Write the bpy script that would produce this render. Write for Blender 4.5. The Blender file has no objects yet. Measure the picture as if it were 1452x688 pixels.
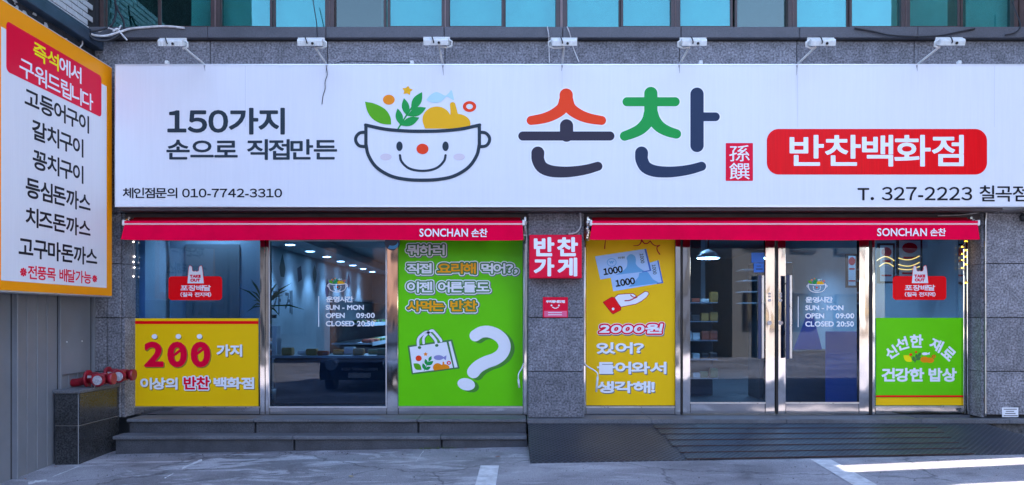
import bpy, bmesh, math, random
import numpy as np
from mathutils import Vector, Matrix
random.seed(7)
R = math.radians
S = bpy.context.scene
C = S.collection

# ------------------------------------------------------------------ camera, sky, sun, exposure
EYE = 1.365          # camera height above the ground at the foot of the ramp
F = 1105.0           # focal length in photograph pixels (photo 1452 wide)
CAMY = -8.5
cam = bpy.data.cameras.new('camera'); cam.sensor_width = 36; cam.lens = F / 1452 * 36
cam.shift_y = 106 / 1452; cam.clip_end = 2000; cam.clip_start = 0.05
camo = bpy.data.objects.new('camera', cam); C.objects.link(camo)
camo.location = (0, CAMY, EYE); camo.rotation_euler = (R(90), 0, 0); S.camera = camo

SUN_EL, SUN_AZ = 35.0, 6.4     # azimuth measured from +X towards +Y
W = bpy.data.worlds.new('World'); S.world = W; W.use_nodes = True
wn = W.node_tree; bg = wn.nodes['Background']
sky = wn.nodes.new('ShaderNodeTexSky'); sky.sky_type = 'NISHITA'; sky.sun_disc = False
sky.sun_elevation = R(SUN_EL); sky.sun_rotation = R(90 - SUN_AZ); sky.air_density = 1.0; sky.dust_density = 0.6
sky.ozone_density = 1.6
wn.links.new(sky.outputs[0], bg.inputs[0]); bg.inputs[1].default_value = 0.15
sl = bpy.data.lights.new('sun', 'SUN'); sl.energy = 4.0; sl.angle = R(0.5); sl.color = (1, .93, .83)
so = bpy.data.objects.new('sun', sl); C.objects.link(so)
sd = Vector((math.cos(R(SUN_EL)) * math.cos(R(SUN_AZ)), math.cos(R(SUN_EL)) * math.sin(R(SUN_AZ)), math.sin(R(SUN_EL))))
so.rotation_euler = sd.to_track_quat('Z', 'Y').to_euler(); so.location = (9, 2, 12)
S.view_settings.view_transform = 'Standard'; S.view_settings.look = 'None'
S.view_settings.gamma = 1; S.view_settings.use_curve_mapping = False
S.view_settings.exposure = 2.62
try:
    S.view_settings.use_white_balance = True; S.view_settings.white_balance_temperature = 6350; S.view_settings.white_balance_tint = 21
except Exception: pass
try:
    S.cycles.max_bounces = 10; S.cycles.transparent_max_bounces = 16; S.cycles.glossy_bounces = 5
    S.cycles.use_denoising = True; S.cycles.sample_clamp_indirect = 6
except Exception: pass

# ------------------------------------------------------------------ helpers: pixels of the photo -> metres
def P(px, py, Y):
    Z = Y - CAMY
    return Vector(((px - 726) * Z / F, Y, EYE + (450 - py) * Z / F))
def PX(px, Y): return (px - 726) * (Y - CAMY) / F
def PZ(py, Y): return EYE + (450 - py) * (Y - CAMY) / F
def clamp(v, a, b): return max(a, min(b, v))
def gz(x, y): return .0173 * (clamp(x, -9, 12) - .15) + .03 * (clamp(y, -9, -.3) + .3)
def G(px, py, up=0.0):
    Y = -1.0
    for _ in range(12):
        X = (px - 726) * (Y - CAMY) / F
        h = EYE - gz(X, Y) - up
        Y = h * F / (py - 450) + CAMY
    X = (px - 726) * (Y - CAMY) / F
    return Vector((X, Y, gz(X, Y) + up))

# ------------------------------------------------------------------ materials
def lin(h):
    v = [int(h[i:i + 2], 16) / 255 for i in (0, 2, 4)]
    return tuple(c / 12.92 if c <= .04045 else ((c + .055) / 1.055) ** 2.4 for c in v)
def hexc(c): return lin(c) if isinstance(c, str) else tuple(c)
def mat(name, col, rough=.5, metal=0, var=0, vscale=4, bump=0, bscale=60, spec=.5, speck=None, stretch=None, coat=0, detail=5, rnd=0, bdet=4):
    m = bpy.data.materials.new(name); m.use_nodes = True
    nt = m.node_tree; N = nt.nodes; L = nt.links; b = N['Principled BSDF']
    col = hexc(col)
    b.inputs['Roughness'].default_value = rough; b.inputs['Metallic'].default_value = metal
    b.inputs['Specular IOR Level'].default_value = spec; b.inputs['Coat Weight'].default_value = coat
    b.inputs['Base Color'].default_value = (*col, 1)
    src = None
    if var or speck or bump or stretch:
        tc = N.new('ShaderNodeNewGeometry'); mp = N.new('ShaderNodeMapping'); L.new(tc.outputs['Position'], mp.inputs[0])
        if stretch: mp.inputs['Scale'].default_value = stretch
    if var:
        nz = N.new('ShaderNodeTexNoise'); nz.inputs['Scale'].default_value = vscale; nz.inputs['Detail'].default_value = detail
        nz.inputs['Roughness'].default_value = .65
        L.new(mp.outputs[0], nz.inputs[0])
        rp = N.new('ShaderNodeValToRGB'); rp.color_ramp.elements[0].position = .3; rp.color_ramp.elements[1].position = .72
        rp.color_ramp.elements[0].color = (*[c * (1 - var) for c in col], 1)
        rp.color_ramp.elements[1].color = (*[min(1, c * (1 + var)) for c in col], 1)
        L.new(nz.outputs[0], rp.inputs[0]); src = rp.outputs[0]
        L.new(src, b.inputs['Base Color'])
        rm = N.new('ShaderNodeMapRange'); rm.inputs[3].default_value = clamp(rough - .12, 0, 1); rm.inputs[4].default_value = clamp(rough + .12, 0, 1)
        L.new(nz.outputs[0], rm.inputs[0]); L.new(rm.outputs[0], b.inputs['Roughness'])
    if speck:
        sc, amt, dark, light = speck
        v = N.new('ShaderNodeTexNoise'); v.inputs['Scale'].default_value = sc; v.inputs['Detail'].default_value = 3
        L.new(mp.outputs[0], v.inputs[0])
        r2 = N.new('ShaderNodeValToRGB'); e = r2.color_ramp.elements; e[0].position = .36; e[1].position = .64
        e[0].color = (dark, dark, dark, 1); e[1].color = (light, light, light, 1)
        L.new(v.outputs[0], r2.inputs[0])
        mx = N.new('ShaderNodeMix'); mx.data_type = 'RGBA'; mx.blend_type = 'MULTIPLY'; mx.inputs[0].default_value = amt
        if src: L.new(src, mx.inputs[6])
        else: mx.inputs[6].default_value = (*col, 1)
        L.new(r2.outputs[0], mx.inputs[7]); L.new(mx.outputs[2], b.inputs['Base Color'])
    if rnd and b.inputs['Base Color'].links:
        lk = b.inputs['Base Color'].links[0].from_socket
        oi = N.new('ShaderNodeObjectInfo'); mr = N.new('ShaderNodeMapRange'); mr.inputs[3].default_value = 1 - rnd; mr.inputs[4].default_value = 1 + rnd
        L.new(oi.outputs['Random'], mr.inputs[0]); hs = N.new('ShaderNodeHueSaturation'); L.new(mr.outputs[0], hs.inputs['Value']); L.new(lk, hs.inputs['Color']); L.new(hs.outputs[0], b.inputs['Base Color'])
    if bump:
        bn = N.new('ShaderNodeTexNoise'); bn.inputs['Scale'].default_value = bscale; bn.inputs['Detail'].default_value = bdet
        L.new(mp.outputs[0], bn.inputs[0])
        bp = N.new('ShaderNodeBump'); bp.inputs['Strength'].default_value = bump; bp.inputs['Distance'].default_value = .01
        L.new(bn.outputs[0], bp.inputs['Height']); L.new(bp.outputs[0], b.inputs['Normal'])
    return m
def glassm(name, tint, refl=.06, rough=0.0, wob=0, gcol=(1, 1, 1)):
    m = bpy.data.materials.new(name); m.use_nodes = True
    nt = m.node_tree; N = nt.nodes; L = nt.links; N.remove(N['Principled BSDF']); out = N['Material Output']
    tr = N.new('ShaderNodeBsdfTransparent'); tr.inputs[0].default_value = (*tint, 1)
    gl = N.new('ShaderNodeBsdfGlossy'); gl.inputs['Roughness'].default_value = rough; gl.inputs[0].default_value = (*gcol, 1)
    lw = N.new('ShaderNodeLayerWeight'); lw.inputs[0].default_value = .5
    pw = N.new('ShaderNodeMath'); pw.operation = 'POWER'; pw.inputs[1].default_value = 4; L.new(lw.outputs['Facing'], pw.inputs[0])
    mr = N.new('ShaderNodeMapRange'); mr.inputs[3].default_value = refl; mr.inputs[4].default_value = 1; L.new(pw.outputs[0], mr.inputs[0])
    mx = N.new('ShaderNodeMixShader'); L.new(mr.outputs[0], mx.inputs[0]); L.new(tr.outputs[0], mx.inputs[1]); L.new(gl.outputs[0], mx.inputs[2])
    L.new(mx.outputs[0], out.inputs[0])
    if wob:
        g = N.new('ShaderNodeNewGeometry'); nz = N.new('ShaderNodeTexNoise'); nz.inputs['Scale'].default_value = 1.3; L.new(g.outputs['Position'], nz.inputs[0])
        bp = N.new('ShaderNodeBump'); bp.inputs['Strength'].default_value = wob; bp.inputs['Distance'].default_value = .02
        L.new(nz.outputs[0], bp.inputs['Height']); L.new(bp.outputs[0], gl.inputs['Normal'])
    return m
def emis(name, col, st):
    m = bpy.data.materials.new(name); m.use_nodes = True; b = m.node_tree.nodes['Principled BSDF']
    b.inputs['Base Color'].default_value = (.5, .5, .5, 1); b.inputs['Emission Color'].default_value = (*hexc(col), 1); b.inputs['Emission Strength'].default_value = st
    return m
M = {}
M['granite'] = mat('granite_bush_hammered', (.20, .198, .212), .88, var=.35, vscale=7, bump=.9, bscale=60, speck=(50, .9, .5, 1.5), detail=9, rnd=.16)
M['granite_dark'] = mat('granite_dark_polished', (.026, .027, .028), .22, var=.3, vscale=2.5, speck=(70, .8, .4, 2.6), spec=.5)
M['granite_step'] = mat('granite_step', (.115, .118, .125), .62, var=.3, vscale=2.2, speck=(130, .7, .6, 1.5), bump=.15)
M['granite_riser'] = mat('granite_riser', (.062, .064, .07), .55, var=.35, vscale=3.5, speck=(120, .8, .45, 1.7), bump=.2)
M['ledge'] = mat('granite_ledge', (.085, .085, .095), .5, var=.2, vscale=3, speck=(110, .5, .6, 1.4))
M['dark'] = mat('dark_recess', (.018, .018, .02), .8)
M['joint'] = mat('joint_mortar', (.03, .03, .032), .9)
M['lintel'] = mat('lintel_paint', (.09, .075, .078), .6, var=.4, vscale=6, stretch=(1, 1, 8))
M['steel'] = mat('stainless_steel', (.62, .6, .58), .06, 1, bump=.6, bscale=2.6, stretch=(2.5, 1, 1), bdet=.6)
M['steel_kick'] = mat('stainless_kickplate', (.55, .53, .52), .09, 1, bump=.7, bscale=2.4, bdet=.8)
M['steel_brushed'] = mat('stainless_brushed', (.6, .6, .6), .3, 1, var=.15, vscale=8)
M['brown'] = mat('brown_window_frame', (.055, .03, .026), .42, var=.3, vscale=4)
M['brown_light'] = mat('pinkish_mullion_paint', (.2, .13, .12), .4, var=.2, vscale=4)
M['glass'] = glassm('shop_glass', (.46, .66, .84), .036)
M['glass_up'] = glassm('upper_window_glass', (.48, .80, .78), .17, wob=.05, gcol=(.34, .68, .66))
M['glass_up_grey'] = glassm('upper_window_glass_grey', (.40, .50, .50), .13, wob=.05, gcol=(.62, .72, .62))
M['sign_white'] = mat('sign_face_white', (.79, .79, .80), .42, var=.022, vscale=5, stretch=(9, 9, .35), spec=.3)
M['sign_edge'] = mat('sign_edge_aluminium', (.75, .75, .76), .35, .6)
M['sign_yellow'] = mat('sign_frame_yellow', (1, .34, .0), .35, spec=.18)
M['white'] = mat('white_print', (.88, .88, .89), .4)
M['white_paint'] = mat('white_road_paint', (.62, .63, .62), .8, var=.3, vscale=12, bump=.3, bscale=150)
M['plastic_white'] = mat('floodlight_white', (.72, .73, .70), .45, var=.12, vscale=30)
M['black'] = mat('black_plastic', (.012, .012, .013), .45)
M['slate'] = mat('slate_ink', lin('2c3a43'), .5, spec=.2)
M['ink'] = mat('black_ink', lin('15161c'), .5, spec=.2)
M['ink_blue'] = mat('blue_slate_ink', lin('283852'), .5, spec=.2)
M['ink_purple'] = mat('purple_slate_ink', lin('383340'), .5, spec=.2)
M['orange'] = mat('orange_ink', (.93, .055, .005), .4, spec=.18)
M['green_ink'] = mat('green_ink', (.0, .33, .055), .4, spec=.18)
M['leaf_green'] = mat('leaf_green_ink', (.10, .42, .003), .4, spec=.18)
M['tangerine'] = mat('tangerine_ink', (.95, .28, .003), .4, spec=.18)
M['mustard'] = mat('mustard_ink', (.93, .46, .0), .4, spec=.18)
M['fish'] = mat('pale_fish_ink', lin('b4dbe4'), .4)
M['fish_dark'] = mat('mauve_fish_ink', lin('8f8fc4'), .4)
M['cheek'] = mat('cheek_ink', lin('dccdd0'), .4)
M['red'] = mat('sign_red', (.95, .0, .004), .38, spec=.18)
M['red_pill'] = mat('sign_red_streaked', (.97, .0, .004), .38, var=.12, vscale=6, stretch=(14, 14, .3), spec=.18)
M['crimson'] = mat('crimson_sign', (.86, .0, .035), .38, spec=.18)
M['crimson_dark'] = mat('dark_crimson_ink', (.5, .0, .02), .4, spec=.18)
M['yellow_txt'] = mat('yellow_ink', (1, .85, .0), .4, spec=.18)
M['poster_yellow'] = mat('poster_yellow', (1, .57, .0), .33, var=.03, vscale=2, spec=.18)
M['poster_green'] = mat('poster_green', (.13, .66, .0), .33, var=.05, vscale=1.5, spec=.18)
M['amber'] = mat('amber_ink', (1, .40, .0), .4, spec=.18)
M['deep_green'] = mat('deep_green_ink', lin('3f7f35'), .4)
M['shadow_green'] = mat('printed_green_shadow', lin('3a8a1c'), .4)
M['grey_print'] = mat('printed_grey', lin('6d6d6a'), .4)
M['brown_print'] = mat('printed_brown_edge', lin('9a7a20'), .4)
M['note_blue'] = mat('banknote_blue', lin('a8cdf4'), .4)
M['note_mid'] = mat('banknote_mid_blue', lin('5aa7dc'), .4)
M['note_edge'] = mat('banknote_edge_blue', lin('2f66c4'), .4)
M['awning'] = mat('awning_crimson_fabric', (.90, .0, .05), .8, spec=.08, var=.10, vscale=3, bump=.15, bscale=220)
M['awning_dark'] = mat('awning_roll_fabric', (.42, .0, .012), .75, spec=.1, var=.15, vscale=4)
M['awning_trim'] = mat('awning_piping', lin('f2b8b8'), .5)
M['metalwall'] = mat('grey_painted_steel', (.19, .20, .215), .42, var=.13, vscale=1.6, spec=.4, bump=.05, bscale=6)
M['flashing'] = mat('navy_flashing', (.035, .055, .08), .4, var=.4, vscale=6)
M['dark_mottle'] = mat('dark_mottled_wall', (.03, .032, .036), .8, var=.8, vscale=9, bump=.8, bscale=20)  # very dark, strongly mottled tone for the fascia and backing wall
M['brick'] = mat('white_glazed_brick', (.55, .55, .55), .35, var=.08, vscale=5)
M['grout'] = mat('white_grout', (.42, .43, .44), .8)
M['hydrant'] = mat('hydrant_red_paint', (.30, .008, .02), .42, var=.5, vscale=14, coat=.2)
M['cap_white'] = mat('cap_dusty_white', (.46, .43, .45), .6, var=.35, vscale=60)
M['brass'] = mat('dull_brass', (.3, .2, .12), .4, .8)
M['cable'] = mat('cable_black', (.015, .015, .018), .5)
M['cable_white'] = mat('cable_white', (.6, .58, .56), .5, var=.3, vscale=20)
M['rust'] = mat('rusty_edge', (.055, .022, .018), .85, var=.5, vscale=30)
M['leafred'] = mat('dry_leaf_red', (.3, .08, .03), .7)
M['leafyellow'] = mat('dry_leaf_yellow', (.5, .35, .12), .7)
M['weed'] = mat('weed_green', (.08, .12, .03), .7)
M['blue_sign'] = mat('blue_notice', lin('0a6fd0'), .4)
M['blue_dark'] = mat('dark_blue_plastic', (.006, .028, .09), .3)
M['cyan'] = mat('light_blue_gloss', lin('5ec4ff'), .2)

def asphalt():
    m = bpy.data.materials.new('worn_asphalt'); m.use_nodes = True
    nt = m.node_tree; N = nt.nodes; L = nt.links; b = N['Principled BSDF']; b.inputs['Roughness'].default_value = .88
    g = N.new('ShaderNodeNewGeometry')
    def noise(sc, det=6, rg=.6, dist=0):
        n = N.new('ShaderNodeTexNoise'); n.inputs['Scale'].default_value = sc; n.inputs['Detail'].default_value = det
        n.inputs['Roughness'].default_value = rg; n.inputs['Distortion'].default_value = dist; L.new(g.outputs['Position'], n.inputs[0]); return n
    def ramp(n, a, ca, b_, cb):
        r = N.new('ShaderNodeValToRGB'); e = r.color_ramp.elements
        e[0].position = a; e[0].color = (*ca, 1); e[1].position = b_; e[1].color = (*cb, 1); L.new(n.outputs[0], r.inputs[0]); return r
    def mix(mode, fac, a, b_):
        x = N.new('ShaderNodeMix'); x.data_type = 'RGBA'; x.blend_type = mode
        if isinstance(fac, float): x.inputs[0].default_value = fac
        else: L.new(fac, x.inputs[0])
        for i, v in ((6, a), (7, b_)):
            if isinstance(v, tuple): x.inputs[i].default_value = (*v, 1)
            else: L.new(v, x.inputs[i])
        return x.outputs[2]
    big = ramp(noise(.55, 7, .62, .6), .38, (.19, .186, .192), .62, (.37, .362, .372))
    # whitish scuffed cement film, streaky along the building
    mp = N.new('ShaderNodeMapping'); mp.inputs['Scale'].default_value = (.7, 2.2, 1); L.new(g.outputs['Position'], mp.inputs[0])
    nf = noise(1.5, 9, .7, 1.2); L.new(mp.outputs[0], nf.inputs[0])
    film = ramp(nf, .52, (0, 0, 0), .60, (1, 1, 1))
    sep = N.new('ShaderNodeSeparateXYZ'); L.new(g.outputs['Position'], sep.inputs[0])
    lf = N.new('ShaderNodeMapRange'); lf.inputs[1].default_value = -.5; lf.inputs[2].default_value = 1.5; lf.inputs[3].default_value = .6; lf.inputs[4].default_value = .2
    L.new(sep.outputs[0], lf.inputs[0])
    fm = N.new('ShaderNodeMath'); fm.operation = 'MULTIPLY'; L.new(film.outputs[0], fm.inputs[0]); L.new(lf.outputs[0], fm.inputs[1])
    c = mix('MIX', fm.outputs[0], big.outputs[0], (.6, .6, .61))
    gr = ramp(noise(130, 4, .75), .36, (.45, .45, .45), .66, (1.5, 1.5, 1.5))
    c = mix('MULTIPLY', .85, c, gr.outputs[0])
    st = ramp(noise(2.3, 4, .5, .4), .30, (.55, .55, .57), .42, (1, 1, 1))
    c = mix('MULTIPLY', .8, c, st.outputs[0])
    v = N.new('ShaderNodeTexVoronoi'); v.feature = 'DISTANCE_TO_EDGE'; v.inputs['Scale'].default_value = .42
    w = noise(3, 4, .6); ad = N.new('ShaderNodeVectorMath'); ad.operation = 'ADD'; sc = N.new('ShaderNodeVectorMath'); sc.operation = 'SCALE'; sc.inputs[3].default_value = .35
    L.new(w.outputs['Color'], sc.inputs[0]); L.new(g.outputs['Position'], ad.inputs[0]); L.new(sc.outputs[0], ad.inputs[1]); L.new(ad.outputs[0], v.inputs[0])
    cr = ramp(v, .0015, (.35, .35, .36), .006, (1, 1, 1)); c = mix('MULTIPLY', .8, c, cr.outputs[0])
    L.new(c, b.inputs['Base Color'])
    bp = N.new('ShaderNodeBump'); bp.inputs['Strength'].default_value = .5; bp.inputs['Distance'].default_value = .006
    L.new(noise(120, 3).outputs[0], bp.inputs['Height']); L.new(bp.outputs[0], b.inputs['Normal'])
    return m
M['asphalt'] = asphalt()

def tread(name, base, tint):
    """diamond tread plate: crossed raised lozenges"""
    m = bpy.data.materials.new(name); m.use_nodes = True
    nt = m.node_tree; N = nt.nodes; L = nt.links; b = N['Principled BSDF']; b.inputs['Roughness'].default_value = .5; b.inputs['Metallic'].default_value = .35
    g = N.new('ShaderNodeNewGeometry'); outs = []
    for ang in (45, -45):
        mp = N.new('ShaderNodeMapping'); mp.inputs['Rotation'].default_value = (0, 0, R(ang)); mp.inputs['Scale'].default_value = (1, 1, 0)
        L.new(g.outputs['Position'], mp.inputs[0])
        wv = N.new('ShaderNodeTexWave'); wv.inputs['Scale'].default_value = 7.5; L.new(mp.outputs[0], wv.inputs[0]); outs.append(wv)
    mx = N.new('ShaderNodeMath'); mx.operation = 'MAXIMUM'; L.new(outs[0].outputs['Fac'], mx.inputs[0]); L.new(outs[1].outputs['Fac'], mx.inputs[1])
    nz = N.new('ShaderNodeTexNoise'); nz.inputs['Scale'].default_value = 1.6; nz.inputs['Detail'].default_value = 6; L.new(g.outputs['Position'], nz.inputs[0])
    r = N.new('ShaderNodeValToRGB'); e = r.color_ramp.elements; e[0].position = .35; e[1].position = .66
    e[0].color = (*base, 1); e[1].color = (*tint, 1); L.new(nz.outputs[0], r.inputs[0])
    rr = N.new('ShaderNodeValToRGB'); e = rr.color_ramp.elements; e[0].position = .72; e[1].position = .95; e[0].color = (.75, .75, .75, 1); e[1].color = (2.0, 2.0, 2.0, 1)
    L.new(mx.outputs[0], rr.inputs[0])
    mm = N.new('ShaderNodeMix'); mm.data_type = 'RGBA'; mm.blend_type = 'MULTIPLY'; mm.inputs[0].default_value = .8
    L.new(r.outputs[0], mm.inputs[6]); L.new(rr.outputs[0], mm.inputs[7]); L.new(mm.outputs[2], b.inputs['Base Color'])
    bp = N.new('ShaderNodeBump'); bp.inputs['Strength'].default_value = .9; bp.inputs['Distance'].default_value = .012
    L.new(rr.outputs[0], bp.inputs['Height']); L.new(bp.outputs[0], b.inputs['Normal'])
    return m
M['tread'] = tread('tread_plate', (.033, .040, .055), (.062, .066, .074))
M['tread_worn'] = tread('tread_plate_worn', (.034, .042, .058), (.062, .075, .08))

# ------------------------------------------------------------------ object helpers
ROOT = {}
def tagp(o, label=None, cat=None, group=None, kind=None):
    if label: o['label'] = label
    if cat: o['category'] = cat
    if group: o['group'] = group
    if kind: o['kind'] = kind
    return o
def thing(name, label, cat, loc=(0, 0, 0), group=None):
    o = bpy.data.objects.new(name, None); C.objects.link(o); o.empty_display_size = .1
    o.location = loc; ROOT[o] = Vector(loc); return tagp(o, label, cat, group)
def basis_face(mb): return mb
class MB:
    def __init__(s): s.v = []; s.f = []; s.sm = []
    def add(s, vs, fs, smooth=False):
        n = len(s.v); s.v += [tuple(v) for v in vs]; s.f += [tuple(i + n for i in f) for f in fs]; s.sm += [smooth] * len(fs); return s
    def box(s, x0, x1, y0, y1, z0, z1, c=0):
        x0, x1 = sorted((x0, x1)); y0, y1 = sorted((y0, y1)); z0, z1 = sorted((z0, z1))
        if not c:
            vs = [(x, y, z) for z in (z0, z1) for y in (y0, y1) for x in (x0, x1)]
            return s.add(vs, [(0, 2, 3, 1), (4, 5, 7, 6), (0, 1, 5, 4), (2, 6, 7, 3), (0, 4, 6, 2), (1, 3, 7, 5)])
        c = min(c, (x1 - x0) * .3, (y1 - y0) * .3, (z1 - z0) * .3)
        vs = []; ids = {}
        for ix, X, dx in ((0, x0, c), (1, x1, -c)):
            for iy, Y, dy in ((0, y0, c), (1, y1, -c)):
                for iz, Z, dz in ((0, z0, c), (1, z1, -c)):
                    ids[(ix, iy, iz, 'x')] = len(vs); vs.append((X, Y + dy, Z + dz))
                    ids[(ix, iy, iz, 'y')] = len(vs); vs.append((X + dx, Y, Z + dz))
                    ids[(ix, iy, iz, 'z')] = len(vs); vs.append((X + dx, Y + dy, Z))
        fs = []
        for a in (0, 1):
            fs.append([ids[(a, 0, 0, 'x')], ids[(a, 1, 0, 'x')], ids[(a, 1, 1, 'x')], ids[(a, 0, 1, 'x')]][::(1 if a else -1)])
            fs.append([ids[(0, a, 0, 'y')], ids[(1, a, 0, 'y')], ids[(1, a, 1, 'y')], ids[(0, a, 1, 'y')]][::(-1 if a else 1)])
            fs.append([ids[(0, 0, a, 'z')], ids[(1, 0, a, 'z')], ids[(1, 1, a, 'z')], ids[(0, 1, a, 'z')]][::(1 if a else -1)])
        cen = Vector(((x0 + x1) / 2, (y0 + y1) / 2, (z0 + z1) / 2))
        def orient(f):
            q = [Vector(vs[i]) for i in f]; n = (q[1] - q[0]).cross(q[2] - q[0])
            return f if n.dot(sum(q, Vector()) / len(q) - cen) > 0 else f[::-1]
        for a in (0, 1):
            for b in (0, 1):
                fs.append(orient([ids[(a, b, 0, 'x')], ids[(a, b, 1, 'x')], ids[(a, b, 1, 'y')], ids[(a, b, 0, 'y')]]))
                fs.append(orient([ids[(a, 0, b, 'x')], ids[(a, 1, b, 'x')], ids[(a, 1, b, 'z')], ids[(a, 0, b, 'z')]]))
                fs.append(orient([ids[(0, a, b, 'y')], ids[(1, a, b, 'y')], ids[(1, a, b, 'z')], ids[(0, a, b, 'z')]]))
                for d in (0, 1): fs.append(orient([ids[(a, b, d, 'x')], ids[(a, b, d, 'y')], ids[(a, b, d, 'z')]]))
        return s.add(vs, fs)
    def tube(s, pts, r, n=8, cap=True, smooth=True):
        pts = [Vector(p) for p in pts]; rs = r if isinstance(r, (list, tuple)) else [r] * len(pts)
        vs = []; up = Vector((0, 0, 1)); prev = None
        for i, p in enumerate(pts):
            t = (pts[min(i + 1, len(pts) - 1)] - pts[max(i - 1, 0)])
            if t.length < 1e-9: t = Vector((0, 0, 1))
            t.normalize()
            if prev is None:
                a = up if abs(t.dot(up)) < .9 else Vector((1, 0, 0)); u = t.cross(a).normalized()
            else:
                u = prev - t * prev.dot(t)
                u = u.normalized() if u.length > 1e-6 else t.orthogonal().normalized()
            w = t.cross(u); prev = u
            for k in range(n):
                an = 2 * math.pi * k / n; vs.append(p + (u * math.cos(an) + w * math.sin(an)) * rs[i])
        fs = [(i * n + k, i * n + (k + 1) % n, (i + 1) * n + (k + 1) % n, (i + 1) * n + k) for i in range(len(pts) - 1) for k in range(n)]
        s.add(vs, fs, smooth)
        if cap:
            b = len(s.v) - len(vs)
            s.f += [tuple(b + k for k in range(n))[::-1], tuple(b + (len(pts) - 1) * n + k for k in range(n))]; s.sm += [False, False]
        return s
    def prism(s, pts, d):
        """polygon pts (3D, planar) pushed along vector d"""
        n = len(pts); pts = [Vector(p) for p in pts]; d = Vector(d); b = len(s.v)
        s.add(pts + [p + d for p in pts], [tuple(range(n))[::-1], tuple(range(n, 2 * n))] + [(i, (i + 1) % n, n + (i + 1) % n, n + i) for i in range(n)])
        return s
    def mesh(s, name, off):
        me = bpy.data.meshes.new(name)
        me.from_pydata([(v[0] - off[0], v[1] - off[1], v[2] - off[2]) for v in s.v], [], s.f)
        if any(s.sm): me.polygons.foreach_set('use_smooth', s.sm)
        bm = bmesh.new(); bm.from_mesh(me); bmesh.ops.recalc_face_normals(bm, faces=bm.faces); bm.to_mesh(me); bm.free()
        me.update(); return me
    def put(s, name, m, parent=None, loc=None, label=None, cat=None, group=None, kind=None):
        off = ROOT[parent] if parent is not None else Vector(loc if loc is not None else (0, 0, 0))
        me = s.mesh(name, off); me.materials.append(M[m] if isinstance(m, str) else m)
        o = bpy.data.objects.new(name, me); C.objects.link(o)
        if parent is not None: o.parent = parent
        else: o.location = off
        ROOT[o] = Vector(off)
        return tagp(o, label, cat, group, kind)
def box(name, m, parent, *a, c=0, **k): return MB().box(*a, c=c).put(name, m, parent, **k)
def curve_pts(ctrl, n=8):
    """Catmull-Rom through control points"""
    c = [Vector(p) for p in ctrl]; c = [c[0] * 2 - c[1]] + c + [c[-1] * 2 - c[-2]]; out = []
    for i in range(1, len(c) - 2):
        for k in range(n):
            t = k / n; a, b, d, e = c[i - 1:i + 3]
            out.append(.5 * ((2 * b) + (d - a) * t + (2 * a - 5 * b + 4 * d - e) * t * t + (3 * b - a - 3 * d + e) * t ** 3))
    out.append(c[-2]); return out
def c2(ctrl, n=8): return [(p.x, p.y) for p in curve_pts([(a, b, 0) for a, b in ctrl], n)]

# ------------------------------------------------------------------ flat print: signed-distance drawing meshed by marching squares
_gl = {}
_fo = None
def glyph(ch):
    """outline segments of one character at size 1: array (n,4)"""
    if ch in _gl: return _gl[ch]
    cu = bpy.data.curves.new('tmp', 'FONT'); cu.body = ch; cu.size = 1; cu.fill_mode = 'NONE'; cu.resolution_u = 4
    ob = bpy.data.objects.new('tmp', cu); C.objects.link(ob)
    dg = bpy.context.evaluated_depsgraph_get(); me = bpy.data.meshes.new_from_object(ob.evaluated_get(dg))
    v = np.array([(p.co.x, p.co.y) for p in me.vertices]) if len(me.vertices) else np.zeros((0, 2))
    e = np.array([tuple(x.vertices) for x in me.edges]) if len(me.edges) else np.zeros((0, 2), int)
    sg = np.hstack([v[e[:, 0]], v[e[:, 1]]]) if len(e) else np.zeros((0, 4))
    bpy.data.objects.remove(ob); bpy.data.curves.remove(cu); bpy.data.meshes.remove(me)
    _gl[ch] = sg; return sg
def seg_sdf(X, Y, sg):
    """signed distance (positive inside, even-odd) to closed contours"""
    x = X.ravel(); y = Y.ravel(); d2 = np.full(x.shape, 1e9); ins = np.zeros(x.shape, bool)
    for i in range(0, len(sg), 48):
        s = sg[i:i + 48]; ax, ay, bx, by = [s[:, k][None, :] for k in range(4)]
        px = x[:, None] - ax; py = y[:, None] - ay; ex = bx - ax; ey = by - ay
        t = np.clip((px * ex + py * ey) / np.maximum(ex * ex + ey * ey, 1e-12), 0, 1)
        d2 = np.minimum(d2, ((px - t * ex) ** 2 + (py - t * ey) ** 2).min(1))
        cr = ((ay > y[:, None]) != (by > y[:, None])) & (x[:, None] < ex * (y[:, None] - ay) / np.where(ey == 0, 1e-12, ey) + ax)
        ins ^= (cr.sum(1) % 2).astype(bool)
    return (np.sqrt(d2) * np.where(ins, 1, -1)).reshape(X.shape)
FW = {c: chr(ord(c) + 0xFEE0) for c in '0123456789.?!,()'}
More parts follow.
